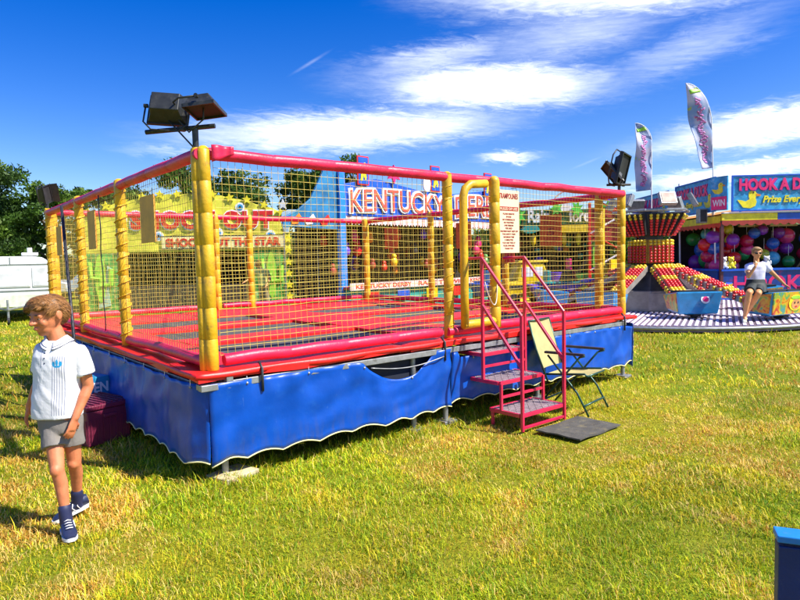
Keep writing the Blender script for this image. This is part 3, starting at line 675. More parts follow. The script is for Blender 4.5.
# ------------------------------------------------------------------ folding chair
CF, CS = mat('chair_fabric', (.42, .36, .15), .8, var=.12, bump=.15, bscale=90), mat('chair_tube', (.02, .075, .055), .35, .3)
CHR = thing('folding_chair', (3.60, -.53, 0), R(10), 'beige fabric folding chair with dark green tube frame behind the steps', 'chair')
w2 = .24
def tb(name, pts, r=.0105, m=CS): return MB().tube(pts, r, 8).build(name, m, CHR, smooth=True)
for s in (-1, 1):
    tb('leg', [(s*w2, -.30, .0), (s*w2, -.18, .22), (s*w2, .13, .57)]); tb('leg', [(s*(w2-.02), .28, .0), (s*(w2-.02), .0, .33), (s*(w2-.02), -.2, .57)])
    tb('seat_rail', [(s*(w2-.04), -.27, .385), (s*(w2-.04), -.24, .405), (s*(w2-.04), .18, .365)])
    tb('back_upright', [(s*(w2-.015), .14, .30), (s*(w2-.015), .27, .62), (s*(w2-.015), .35, .90)])
    MB().box((s*(w2+.005), -.05, .60), (.045, .42, .025)).build('armrest', BLACKP, CHR, bevel=.01)
    tb('arm_strut', [(s*w2, -.2, .57), (s*w2, -.26, .59)])
tb('cross_tube', [(-w2, -.255, .10), (w2, -.255, .10)]); tb('cross_tube', [(-w2+.02, .2, .1), (w2-.02, .2, .1)]); tb('cross_tube', [(-w2+.015, .35, .90), (w2-.015, .35, .90)]); tb('cross_tube', [(-w2+.04, -.27, .385), (w2-.04, -.27, .385)])
MB().sheet(lambda u, v: (-w2+.04+(2*w2-.08)*u, -.27+.45*v, .40-.035*v-.03*math.sin(PI*u)*math.sin(PI*v)), 10, 8, .005, (0,0,-1)).build('seat', CF, CHR, smooth=40)
MB().sheet(lambda u, v: (-w2+.012+(2*w2-.024)*u, (.20+.145*v)+.02*math.sin(PI*u), .42+.475*v), 10, 8, .005, (0,1,0)).build('backrest', CF, CHR, smooth=40)
# ------------------------------------------------------------------ mat, boxes
def rubber_mat():
    V = lambda u, v: (2.66+.66*u-.03*v, -1.28+.44*v+.02*u, .020+.012*mnoise.noise(Vector((u*3, v*3, 0)))+.008*abs(u-.5))
    o = MB().sheet(V, 12, 8, .012, (0,0,-1)).build('rubber_mat', mat('grey_rubber', (.075, .072, .06), .85, var=.25, scale=12, bump=.5, bscale=80, dirt=((.2, .17, .08), .7, 14)), smooth=40)
    tag(o, 'worn grey rubber mat lying on the grass before the steps', 'mat')
rubber_mat()
MAR = mat('maroon_plastic', (.19, .018, .05), .45, var=.12, dirt=((.1, .03, .04), .4, 12))
mc = thing('storage_crate', (-.36, 1.80, 0), R(16), 'maroon ribbed plastic crate on the grass against the blue skirt', 'crate')
MB().box((0, 0, .155), (.40, .50, .31)).build('body', MAR, mc, bevel=.012)
mb = MB(); 
for k in range(7): mb.box((-.17+k*.057, -.253, .13), (.014, .012, .20))
for k in range(9): mb.box((-.203, -.23+k*.057, .13), (.012, .014, .20))
mb.build('ribs', MAR, mc)['kind'] = 'stuff'
l = MB().box((0, 0, .335), (.43, .53, .045)).build('lid', MAR, mc, bevel=.01)
for k in range(8): MB().box((-.18+k*.052, 0, .362), (.02, .50, .012)).build('lid_ridge', MAR, l)
MB().box((0, -.258, .25), (.12, .02, .03)).build('handle', MAR, mc, bevel=.005)
CB = mat('turquoise_card', (.02, .25, .45), .45)
cbx = thing('cardboard_box', (-.36, 2.27, .0), R(16), 'turquoise and white printed box behind the maroon crate', 'box')
MB().box((0, 0, .26), (.34, .42, .50)).build('body', CB, cbx, bevel=.005)
MB().box((0, -.2125, .31), (.33, .004, .05)).box((-.1725, 0, .31), (.004, .40, .05)).split('white_band', WHITE, cbx)
text('OPEN', 'print', WHITE, cbx, -.15, .36, .30, .10, -.2125, .003, .03); text('OPEN', 'print', WHITE, cbx, -.17, .36, .34, .10, -.1725, .003, .03, plane='side')
bbx = thing('painted_board', (1.185, -3.515, 0), R(-61.6), 'dark blue painted upright board with lighter blue top edge cut by the lower right corner', 'board')
DB = mat('deep_blue_paint', (.0, .018, .13), .5, var=.15, bump=.2, dirt=((.05, .07, .16), .6, 14)); LB = mat('light_blue_paint', (.01, .20, .56), .4, var=.1, dirt=((.1, .25, .4), .6, 20))
MB().box((.05, 0, .18), (.60, .085, .355)).build('panel', DB, bbx, bevel=.006)
MB().box((.05, 0, .388), (.612, .10, .030)).build('top_edge', LB, bbx, bevel=.005)
MB().box((.05, -.048, .05), (.60, .012, .05)).build('bottom_rail', DB, bbx, bevel=.003)
# ------------------------------------------------------------------ stalls behind
def at(px, d):
    a = (px-400)/609.4; q = Vector((CAMP.x, CAMP.y, 0))+Vector((math.sin(YAW), math.cos(YAW), 0))*d+Vector((math.cos(YAW), -math.sin(YAW), 0))*(a*d); return (q.x, q.y, 0)
YB = mat('yellow_stall_paint', (.66, .62, .05), .5, var=.4, scale=1.6, dirt=((.60, .38, .08), .9, 3.2))
STARY = mat('star_yellow', (.80, .68, .02), .45); GRN = mat('cactus_green', (.07, .30, .05), .5, var=.6, scale=4, dirt=((.50, .62, .30), .95, 3.5)); LIME = mat('lime_paint', (.30, .62, .05), .5, var=.2)
TEAL = mat('teal_paint', (.02, .32, .28), .5); PBLUE = mat('royal_blue_paint', (.01, .09, .55), .4); ORG = mat('orange_paint', (.75, .20, .01), .45); PURP = mat('purple_paint', (.12, .05, .50), .4)
HOT = mat('hot_pink_paint', (.75, .02, .16), .4); YPL = mat('bright_yellow_plastic', (.80, .55, .01), .3, coat=.3); RPL = mat('bright_red_plastic', (.65, .015, .012), .3, coat=.3)
def fence_stuff(): pass
def stall_shoot():
    T = thing('shooting_stall', at(188, 22), -YAW+R(10), 'yellow western SHOOT OUT stall with stars, targets and cactus sides', 'stall')
    # header with an arched top
    top = [(-3.5+7.2*k/24, 3.25+.86*math.sin(PI*k/24)**.75+.03*math.sin(k*2.1)) for k in range(25)]
    MB().prism([(-3.5, 2.05)]+top+[(3.7, 2.05)], -.06, .06).build('header_board', YB, T, bevel=.01)
    for k in range(1, 24, 2):
        x, z = top[k]; MB().prism(star(x, z+.02, .17, rot=.2*math.sin(k)), -.13, -.07).build('star', STARY, T)
    for x, z in ((-2.1, 3.2), (-.9, 2.62), (1.95, 3.62), (1.15, 2.72), (3.0, 2.62), (-1.2, 3.62)):
        t = MB().prism(disc(x, z, .17), -.10, -.061).build('target', WHITE, T); MB().prism(disc(x, z, .11), -.115, -.101).build('ring', SKYB, t); MB().prism(disc(x, z, .045), -.13, -.116).build('bullseye', BLACK, t)
    text('SHOOT OUT', 'lettering_edge', WHITE, T, -1.86, 2.80, 5.0, .74, -.062, .04, .075, spacing=1.1); text('SHOOT OUT', 'lettering', RED, T, -1.80, 2.85, 4.90, .64, -.105, .03, .05, spacing=1.1)
    MB().box((1.35, -.10, 2.38), (4.3, .06, .42)).build('name_board', mat('pale_yellow', (.78, .70, .35), .5), T, bevel=.01)
    text('SHOOT OUT THE STAR', 'lettering', RED, T, -.65, 2.22, 4.0, .31, -.132, .02, .045)
    mb = MB(); mb.box((1.35, -.11, 2.605), (4.36, .05, .03)).box((1.35, -.11, 2.155), (4.36, .05, .03)); mb.build('board_trim', BLACK, T)
    # sides painted as cactus landscape
    for x0, x1, s in ((-3.5, -2.3, 1), (2.35, 3.62, -1)):
        MB().box(((x0+x1)/2, 0, 1.03), (x1-x0, .1, 2.04)).build('side_panel', GRN, T)
        cx = (x0+x1)/2
        mb = MB(); mb.prism([(cx+.17*math.cos(a)*(1 if True else 0), 1.15+.85*math.sin(a)) for a in [2*PI*k/16 for k in range(16)]], -.12, -.055)
        mb.tube([(cx, -.09, .9), (cx+.33, -.09, .95), (cx+.36, -.09, 1.5)], .09, 8).tube([(cx, -.09, 1.15), (cx-.30, -.09, 1.2), (cx-.34, -.09, 1.75)], .08, 8); mb.build('cactus', LIME, T, smooth=40)
        MB().prism([(cx-.1, .1), (cx+.3*s, .2), (cx+.25*s, .7), (cx+.40*s, 1.5), (cx+.25*s, 1.6), (cx+.12*s, .9), (cx-.05, .5)], -.1, -.052).build('painted_rock', mat('pale_rock_paint', (.35, .50, .38), .6) if 'pale_rock_paint' not in bpy.data.materials else bpy.data.materials['pale_rock_paint'], T)
        for k in range(7): MB().prism(star((x1 if s < 0 else x0), .35+k*.42, .17), -.12, -.06).build('star', STARY, T)
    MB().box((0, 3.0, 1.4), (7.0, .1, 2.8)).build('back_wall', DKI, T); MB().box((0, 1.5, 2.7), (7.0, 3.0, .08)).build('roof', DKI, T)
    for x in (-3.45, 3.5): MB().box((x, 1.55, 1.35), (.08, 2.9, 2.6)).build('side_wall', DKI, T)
    MB().box((0, .15, .42), (4.6, .5, .84)).build('counter', mat('brown_counter', (.05, .035, .02), .7), T, bevel=.02)
    r = random.Random(4)
    for k in range(16):
        MB().prism(star(-2.1+k*.28, 1.75+.3*(k % 2), .11), 2.82, 2.9).build('prize_star', [STARY, RED, SKYB, HOT][k % 4], T)
    for x in (-1.6, -.6, .4, 1.3):
        MB().tube([(x, .2, .86), (x, -.05, .98), (x+.03, -.45, 1.05)], [.03, .025, .012], 6).build('toy_gun', BLACK, T)
    return T
stall_shoot()
for px, d, z, c, nm in ((286, 21.6, 3.62, WHITE, 'white'), (319, 18.5, 3.05, mat('sea_green', (.05, .45, .35), .5), 'sea green')):
    T = thing('star_lamp', at(px, d), -YAW, nm+' star ornament on a thin pole between the stalls', 'ornament'); MB().prism(star(0, z, .2), -.03, .03).build('star', c, T); MB().tube([(0, 0, 0), (0, 0, z-.1)], .02, 6).build('pole', STEEL, T)
# white toy cow shape beside the yellow stall
T = thing('cow_figure', at(300, 20.0), -YAW, 'pale blue white cut-out animal figure mounted right of yellow stall', 'figure')
MB().prism([(-.55, 2.9), (-.5, 3.2), (-.3, 3.3), (.3, 3.28), (.5, 3.35), (.72, 3.2), (.7, 3.02), (.45, 3.0), (.4, 2.55), (.28, 2.55), (.25, 2.9), (-.25, 2.92), (-.3, 2.55), (-.42, 2.55)], -.04, .04).build('body', mat('pale_blue', (.5, .68, .8), .4), T, bevel=.01)
MB().prism(disc(.52, 3.2, .05, 8), -.05, -.041).prism(disc(-.1, 3.12, .09, 8), -.05, -.041).build('spot', BLACK, T); MB().tube([(0, 0, 0), (0, 0, 2.92)], .03, 6).build('pole', STEEL, T)

def stripes(name, w, z0, z1, parent, y, c1, c2, n=26, sc_=.06):
    a, b = MB(), MB()
    for k in range(n):
        x0, x1 = w[0]+(w[1]-w[0])*k/n, w[0]+(w[1]-w[0])*(k+1)/n; m_ = (x0+x1)/2
        (a if k % 2 else b).prism([(x0, z1), (x0, z0+sc_), (m_, z0), (x1, z0+sc_), (x1, z1)], y-.02, y)
    o1 = a.build(name, c1, parent); o2 = b.build(name, c2, parent); o1['kind'] = 'stuff'; o2['kind'] = 'stuff'
def stall_derby():
    T = thing('derby_stall', (7.75, 9.95, 0), R(5), 'blue KENTUCKY DERBY game stall with striped fringe and long counter', 'stall')
    L = 7.9
    MB().prism([(.25, 2.85), (.25, 3.72), (1.5, 3.95), (3.4, 3.72), (5.0, 3.72), (6.6, 3.92), (L, 3.7), (L, 2.85)], -.06, .06).build('header_board', PBLUE, T, bevel=.01)
    text('KENTUCKY', 'lettering_edge', WHITE, T, .42, 2.88, 4.05, .74, -.062, .05, .05, arch=.10); text('KENTUCKY', 'lettering', mat('coral_print', (.75, .10, .06), .5), T, .47, 2.93, 3.95, .64, -.115, .02, -.005, arch=.10)
    text('DERBY', 'lettering_edge', WHITE, T, 4.95, 2.88, 2.75, .80, -.062, .05, .05, arch=.10); text('DERBY', 'lettering', bpy.data.materials['coral_print'], T, 5.0, 2.94, 2.6, .68, -.115, .02, -.005, arch=.10)
    MB().box((.17, -.05, 2.05), (.22, .16, 4.1)).build('pillar', mat('bright_blue_pole', (.02, .22, .75), .35), T, bevel=.02)
    for x in (4.7, L-.05): MB().box((x, -.0, 1.42), (.14, .12, 2.84)).build('pillar', PBLUE, T)
    MB().prism([(-1.75, 2.5), (-1.7, 2.75), (-1.3, 2.92), (-.85, 3.25), (-.55, 3.75), (-.3, 4.2), (.06, 4.25), (.06, 2.45)], -.04, .04).build('side_board', mat('sea_blue', (.015, .15, .34), .5, var=.4, scale=2, dirt=((.05, .30, .35), .9, 3)), T, bevel=.01)
    for k, x in enumerate((-1.35, -.9, -.4)):
        MB().prism([(x-.16, 2.62), (x-.05, 2.72), (x+.1, 2.85), (x+.17, 2.75), (x+.08, 2.7), (x+.07, 2.58), (x-.12, 2.56)], -.07, -.041).build('painted_horse', [ORG, WHITE, RED][k], T)
    stripes('striped_fringe', (.25, L), 2.60, 2.86, T, -.02, mat('pale_pink', (.8, .45, .42), .6), WHITE, 60)
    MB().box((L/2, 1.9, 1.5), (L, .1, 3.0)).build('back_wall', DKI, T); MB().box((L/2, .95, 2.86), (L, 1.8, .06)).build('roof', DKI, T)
    MB().box((L/2, -.05, .42), (L-.3, .5, .72)).build('counter', TEAL, T, bevel=.02)
    MB().box((L/2, -.12, .82), (L-.2, .55, .07)).build('counter_top', RED, T)
    MB().box((L/2, -.42, .86), (L-.2, .04, .20)).build('letter_strip', mat('faded_white', (.7, .55, .5), .5), T)
    for q_ in range(3): text(['KENTUCKY DERBY', 'RACE TO WIN', 'KENTUCKY DERBY'][q_], 'strip_text', RED, T, .3+q_*2.5, .80, 2.2, .12, -.442, .004, .02)
    r = random.Random(9); cs_ = [RED, DRED, ORG, HOT, PURP, GRN, YPL, BLACK]
    for k in range(46):
        x, z = r.uniform(.4, L-.3), r.uniform(1.15, 2.45); mb = MB(); s_ = r.uniform(.10, .17); yy_ = r.uniform(.35, 1.6); mb.ball((x, yy_, z), (s_, s_*.8, s_*1.2), 8, 6).ball((x, yy_, z+s_*1.3), s_*.65, 8, 6)
        o = mb.build('hanging_prize', r.choice(cs_), T, smooth=True)
    for k in range(6): MB().box((.9+k*1.25, -.45, .55), (.5, .03, .3)).build('counter_panel', [RED, PBLUE, YPL][k % 3], T)
    return T
stall_derby()
for x, lab in ((.95, 'first small blue horse picture board above the derby stall, left'), (4.0, 'middle small blue horse picture board above the derby stall'), (6.75, 'right small blue horse picture board above the derby stall')):
    c, s = math.cos(R(5)), math.sin(R(5)); T = thing('picture_board', (7.75+c*x, 9.95+s*x-.12, 0), R(5), lab, 'sign', 'picture boards above the derby stall')
    MB().box((0, 0, 4.13), (.44, .04, .82)).build('board', RED, T, bevel=.01); MB().box((0, -.025, 4.13), (.36, .012, .74)).build('picture', PBLUE, T)
    MB().prism([(-.13, 3.85), (-.08, 4.1), (-.14, 4.2), (-.02, 4.32), (.06, 4.36), (.13, 4.22), (.05, 4.15), (.12, 3.95), (.06, 3.85), (0, 4.0), (-.05, 3.84)], -.045, -.031).build('horse', STARY, T)
    MB().box((0, .04, 3.75), (.05, .03, 1.1)).build('bracket', STEEL, T)
# pink flower ornament and white balloon on the header
T = thing('windmill_ornament', (9.9, 10.0, 0), R(5), 'pink star shaped ornament above the derby lettering', 'ornament'); MB().prism(star(0, 4.12, .28, 6, .5), -.03, .03).build('petals', HOT, T); MB().tube([(0, .05, 3.5), (0, .05, 4.1)], .02, 6).build('stem', STEEL, T)
T = thing('horseshoe_ornament', (11.3, 10.1, 0), R(5), 'white oval ornament above the derby lettering', 'ornament'); MB().prism(disc(0, 3.95, .17, 14, .26), -.03, .03).build('disc', WHITE, T); MB().tube([(0, .05, 3.5), (0, .05, 3.9)], .02, 6).build('stem', STEEL, T)

def stall_jungle():
    T = thing('jungle_stall', at(568, 24), -YAW, 'green jungle stall with white lettering between leafy cut-outs', 'stall')
    MB().box((0, 0, 3.1), (4.3, .08, .62)).build('header_board', mat('dark_green', (.015, .10, .03), .5), T)
    text('Rain', 'lettering', WHITE, T, -1.55, 2.92, .85, .52, -.045, .03, .035); text('forest', 'lettering', WHITE, T, .05, 2.92, 1.15, .50, -.045, .03, .03)
    for x, z, s_ in ((-1.95, 3.2, 1), (-.45, 3.45, .8), (.35, 3.42, .8), (1.5, 3.3, 1.1), (1.75, 2.95, 1)):
        MB().prism([(x+s_*(.32 if i % 2 else .16)*math.cos(i*PI/7), z+s_*(.42 if i % 2 else .2)*math.sin(i*PI/7)) for i in range(14)], -.14, -.05).build('leaf_cutout', mat('leaf_green', (.10, .60, .06), .4, var=.4, scale=5) if 'leaf_green' not in bpy.data.materials else bpy.data.materials['leaf_green'], T)
    MB().prism([(.34*math.cos(a)-.15, 3.35+.30*math.sin(a)) for a in [PI*k/10 for k in range(11)]], -.12, -.05).build('arch_cutout', WHITE, T)
    for x0, x1, m_ in ((-1.9, -1.15, TEAL), (-.55, 1.75, YPL)): MB().prism([(x0, 2.62), (x0+.15, 2.78), (x1-.15, 2.8), (x1, 2.6), (x1-.3, 2.5), (x0+.2, 2.5)], -.5, -.1).build('canopy', m_, T)
    for x, c in ((-1.4, YPL), (-.9, YPL), (-.2, YPL), (.35, STARY), (.8, WHITE), (1.25, YPL)):
        MB().ball((x, -.3, 2.25), (.1, .1, .26), 8, 6).build('hanging_banana', c, T, smooth=True)
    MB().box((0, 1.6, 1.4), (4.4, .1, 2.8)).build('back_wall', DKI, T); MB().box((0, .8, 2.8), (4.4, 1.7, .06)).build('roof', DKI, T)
    MB().box((0, .0, .45), (4.2, .4, .9)).build('counter', GRN, T)
    r = random.Random(3)
    for k in range(18): MB().ball((r.uniform(-1.9, 1.9), .8, r.uniform(1.2, 2.4)), r.uniform(.09, .16), 8, 6).build('toy_prize', r.choice([GRN, ORG, DRED, PURP, TEAL, BLACK]), T, smooth=True)
    MB().box((1.05, -.3, 1.7), (.3, .06, 1.1)).build('green_banner', LIME, T)
stall_jungle()
# red lattice tower of a ride
T = thing('lattice_tower', at(607, 20), -YAW, 'red lattice ride tower with yellow pole rising behind the right corner', 'tower')
for x in (-.55, .55):
    MB().box((x, 0, 1.65), (.08, .08, 3.3)).build('mast', RED, T)
for k in range(5):
    s_ = 1 if k % 2 else -1; MB().tube([(-.55*s_, -.02, .5+k*.6), (.55*s_, -.02, 1.1+k*.6)], .03, 5).build('brace', [RED, WHITE][k % 2], T)
MB().box((.0, .1, 2.6), (1.0, .05, 1.1)).build('red_panel', DRED, T); MB().tube([(-.15, -.1, 0), (-.15, -.1, 3.1)], .06, 8).build('yellow_pole', YPL, T)
MB().tube([(-.9+.9*math.cos(a)*.9, 0, 3.35+.42*math.sin(a)) for a in [PI*k/12 for k in range(13)]], .025, 6).build('lamp_arc', mat('pinkish', (.6, .45, .4), .4), T)
MB().box((-.05, 0, 3.5), (.5, .2, .3)).build('top_box', PURP, T); MB().box((-.05, -.11, 3.52), (.1, .02, .3)).build('top_stripe', RED, T)

# ------------------------------------------------------------------ children's ride with toy cars
def toycar(loc, rz, c1, c2, label, kind='lorry', s=1.0):
    T = thing('ride_car', loc, rz, label, 'ride car', "cars of the children's ride behind the net"); T.scale = (s,)*3
    if kind == 'lorry':
        MB().prism([(-.75, .25), (-.75, .62), (-.35, .66), (-.25, 1.12), (.42, 1.12), (.6, .66), (.72, .6), (.72, .25)], -.35, .35).build('body', c1, T, bevel=.03)
        mb = MB(); mb.box((-.06, -.352, .9), (.32, .02, .26)).box((.27, -.352, .9), (.2, .02, .24)); mb.split('window', WHITE, T)
        MB().box((0, -.36, .5), (1.3, .02, .09)).build('side_stripe', c2, T); MB().box((.1, 0, 1.17), (.85, .76, .07)).build('roof', c1, T, bevel=.02)
    elif kind == 'boat':
        MB().prism([(-.85, .6), (-.6, .2), (.6, .2), (.9, .75), (.5, .62)], -.33, .33).build('body', c1, T, bevel=.03)
        MB().box((0, 0, .64), (1.2, .74, .05)).build('rim', c2, T, bevel=.01); MB().prism([(.05, .65), (.35, .65), (.25, 1.0), (.18, 1.0)], -.28, .28).build('windscreen', GLASS, T)
        MB().box((-.35, 0, .78), (.1, .55, .4)).build('seat_back', c2, T, bevel=.02)
    else:
        MB().prism([(-.7, .22), (-.78, .95), (-.6, 1.0), (-.5, .62), (.45, .6), (.62, .85), (.72, .22)], -.36, .36).build('body', c1, T, bevel=.03)
        MB().box((-.7, 0, 1.1), (.08, .5, .38)).build('head_board', c2, T, bevel=.02); MB().prism(disc(.1, .42, .14, 12), -.38, -.36).build('badge', c2, T)
    for x in (-.45, .45):
        for y in (-.34, .34): MB().tube([(x, y-.05, .16), (x, y+.05, .16)], .16, 12).build('wheel', BLACK, T, smooth=40)
    return T
PF = thing('ride_platform', at(560, 18.5), -YAW, "low round red and yellow platform of the children's ride", 'platform')
MB().tube([(0, 0, .05), (0, 0, .22)], 2.5, 40).build('deck', RED, PF); MB().tube([(0, 0, .222), (0, 0, .235)], 1.5, 32).build('inner_deck', STARY, PF)
MB().tube([(0, 0, .2), (0, 0, 1.1)], [.6, .35], 14).build('hub', PURP, PF, smooth=40)
def pt(dx, dy): c, s = math.cos(-YAW), math.sin(-YAW); b = at(560, 18.5); return (b[0]+c*dx-s*dy, b[1]+s*dx+c*dy, .22)
toycar(pt(-1.25, -.9), -YAW+.2, YPL, BLACK, 'yellow toy lorry with white windows on the ride behind the steps', 'lorry', 1.05)
toycar(pt(-.45, -1.7), -YAW, PURP, TEAL, 'purple toy boat behind the handrail of the steps', 'boat', 1.0)
toycar(pt(.55, -1.6), -YAW-.1, DRED, HOT, 'dark red toy carriage with a pink head board behind the net', 'coach', 1.0)
toycar(pt(1.35, -1.3), -YAW-.3, PURP, YPL, 'bright purple toy boat right of the dark red carriage', 'boat', 1.1)
toycar(pt(2.2, -.2), -YAW-.8, ORG, YPL, 'orange toy carriage at the right edge behind the yellow corner post', 'coach', .95)
toycar(pt(-1.9, .2), -YAW+.6, PBLUE, SKYB, 'blue toy boat half hidden behind the yellow lorry', 'boat', 1.0)

# ------------------------------------------------------------------ spinning ride with light arms
RX, RY = 13.6, 3.95
SP = thing('spinning_ride', (RX, RY, 0), 0, 'spinning car ride with bulb covered arms on a round slatted deck', 'fairground ride')
MB().tube([(0, 0, .02), (0, 0, .13)], 4.2, 72).build('deck', mat('deck_grey', (.17, .13, .17), .55, .2, dirt=((.08, .06, .07), .5, 5)), SP, smooth=40)
mb = MB(); ang = -YAW+R(62); ca, sa = math.cos(ang), math.sin(ang)
for k in range(-34, 35):
    o_ = k*.122; 
    if abs(o_) > 4.13: continue
    hl = math.sqrt(4.13**2-o_**2)
    for q in range(-21, 22):
        a, b = max(-hl, q*.2+.012), min(hl, q*.2+.188)
        if b-a < .04: continue
        c0 = (a+b)/2; mb.box((-sa*o_+ca*c0, ca*o_+sa*c0, .138), (b-a, .062, .016), Matrix.Rotation(ang, 3, 'Z'))
mb.build('deck_treads', mat('bright_aluminium', (.80, .70, .80), .45, .0, var=.1), SP)['kind'] = 'stuff'
MB().tube([(4.2*math.cos(2*PI*k/64), 4.2*math.sin(2*PI*k/64), .09) for k in range(64)], .035, 6, closed=True).build('deck_edge', STEEL, SP, smooth=True)
GM = mat('brushed_grey_metal', (.34, .31, .27), .4, .3, var=.15); CHECK = mat('dark_grey_panel', (.10, .10, .10), .35, .4)
hb = [( 1.0*math.cos(2*PI*k/8+PI/8-YAW), 1.0*math.sin(2*PI*k/8+PI/8-YAW)) for k in range(8)]
MB().prism(hb, .13, .66, plane='XY').build('base_box', GM, SP, bevel=.02)
a8 = -YAW-PI/2; nx, ny = math.cos(a8), math.sin(a8); dd = 1.0*math.cos(PI/8)
dr = MB().box((nx*(dd+.005)-ny*-.12, ny*(dd+.005)+nx*-.12, .39), (.62, .02, .42), Matrix.Rotation(a8+PI/2, 3, 'Z')).build('door', mat('door_metal', (.40, .37, .32), .4, .3), SP, bevel=.004)
MB().box((nx*(dd+.025)-ny*.08, ny*(dd+.025)+nx*.08, .45), (.14, .02, .03), Matrix.Rotation(a8+PI/2, 3, 'Z')).build('handle', BLACK, dr)
def ngon(r, n=8, ph=PI/8): return [(r*math.cos(2*PI*k/n+ph-YAW), r*math.sin(2*PI*k/n+ph-YAW)) for k in range(n)]
MB().loft([[(x, y, .66) for x, y in ngon(.9)], [(x, y, 1.12) for x, y in ngon(.55)]]).build('cone_cover', CHECK, SP)
MB().loft([[(x, y, 1.12) for x, y in ngon(.62)], [(x, y, 1.25) for x, y in ngon(.62)]]).build('hub_ring', BLACK, SP)
MB().tube([(0, 0, 1.2), (0, 0, 2.75)], .3, 12).build('centre_post', DSTEEL, SP)
def bulbs(rows, cols_, org, ux, uz, nrm, colors, r=.04):
    mbs = [MB() for _ in colors]
    for i in range(rows):
        for j in range(cols_):
            p = Vector(org)+Vector(ux)*((j+.5)/cols_)+Vector(uz)*((i+.5)/rows)+Vector(nrm)*r*.6; k = ((i+j//2) // 2) % len(colors) if len(colors) < 3 else (0 if i > rows*.62 else 1)
            mbs[k].ball(p, (r, r, r), 6, 4)
    return mbs
def panel_bulbs(parent, P0, P1, P2, P3, rows, cols_, pat, r=.042):
    """P0..P3 lower left, lower right, upper right, upper left"""
    P0, P1, P2, P3 = map(Vector, (P0, P1, P2, P3)); n = (P1-P0).cross(P3-P0).normalized(); A, B = MB(), MB()
    for i in range(rows):
        for j in range(cols_):
            u, v = (j+.5)/cols_, (i+.5)/rows; p = P0.lerp(P1, u).lerp(P3.lerp(P2, u), v)+n*r*.4
            (A if pat(i, j) else B).ball(p, r, 6, 4)
    for m_, q in ((A, YPL), (B, RPL)):
        if m_.v: o = m_.build('bulbs', q, parent, smooth=True); o['kind'] = 'stuff'
for k in range(6):
    a0 = 2*PI*k/6+PI/2-PI/6-YAW; a1 = a0+PI/3; r0_, r1_ = .56, .98
    p = lambda a, r_, z: Vector((r_*math.cos(a), r_*math.sin(a), z))
    q = [p(a0, r0_, 1.32), p(a1, r0_, 1.32), p(a1, r0_, 1.98), p(a0, r0_, 1.98)]; n = (q[1]-q[0]).cross(q[3]-q[0]).normalized()
    s_ = [v.lerp(sum(q, Vector())/4, .09) for v in q]
    o = MB().hexa([s_[0], s_[1], s_[1]-n*.05, s_[0]-n*.05, s_[3], s_[2], s_[2]-n*.05, s_[3]-n*.05]).build('light_panel', mat('gold_frame', (.45, .26, .04), .4) if 'gold_frame' not in bpy.data.materials else bpy.data.materials['gold_frame'], SP)
    panel_bulbs(o, s_[0], s_[1], s_[2], s_[3], 8, 5, lambda i, j: i > 5)
    q = [p(a0, r0_+.02, 2.02), p(a1, r0_+.02, 2.02), p(a1, r1_, 2.62), p(a0, r1_, 2.62)]; n = (q[1]-q[0]).cross(q[3]-q[0]).normalized()
    s_ = [v.lerp(sum(q, Vector())/4, .13) for v in q]
    o = MB().hexa([s_[0], s_[1], s_[1]-n*.05, s_[0]-n*.05, s_[3], s_[2], s_[2]-n*.05, s_[3]-n*.05]).build('flared_panel', BLACK, SP)
    panel_bulbs(o, s_[0], s_[1], s_[2], s_[3], 8, 5, lambda i, j: i > 5)
MB().tube([(.99*math.cos(2*PI*k/6+PI/3-YAW), .99*math.sin(2*PI*k/6+PI/3-YAW), 2.67) for k in range(6)], .035, 6, closed=True).build('top_ring', STEEL, SP)
for k in range(6):
    a = 2*PI*k/6-YAW-PI/2+.0; c = Vector((.98*math.cos(a), .98*math.sin(a), 2.93)); Rm = Matrix.Rotation(a+PI/2, 3, 'Z') @ Matrix.Rotation(R(-28), 3, 'X')
    o = MB().box(c, (.40, .12, .34), Rm).build('floodlight', STEEL, SP, bevel=.01); MB().box(c+Rm @ Vector((0, -.063, 0)), (.33, .012, .26), Rm).build('glass', mat('warm_glass', (.65, .5, .4), .1) if 'warm_glass' not in bpy.data.materials else bpy.data.materials['warm_glass'], o)
CARB = mat('cyan_blue_car', (.02, .24, .50), .3, var=.15, coat=.5); ART = bpy.data.materials.new('painted_artwork')
ART.use_nodes = True; h = G(ART.node_tree); b = ART.node_tree.nodes['Principled BSDF']; t = h.n('ShaderNodeTexCoord').outputs['Object']
n1 = h.noise(t, 4.5, 3, .5, 1.2); cr = h.n('ShaderNodeValToRGB'); h.link(n1, cr.inputs[0]); e = cr.color_ramp
for i, (p_, c_) in enumerate([(0, (.02, .15, .3, 1)), (.38, (.45, .03, .02, 1)), (.46, (.6, .22, .02, 1)), (.53, (.62, .42, .03, 1)), (.60, (.15, .35, .05, 1)), (.70, (.05, .25, .35, 1))]):
    el_ = e.elements[i] if i < 2 else e.elements.new(p_); el_.position = p_; el_.color = c_
h.link(cr.outputs[0], b.inputs['Base Color']); b.inputs['Roughness'].default_value = .3
NA = 7
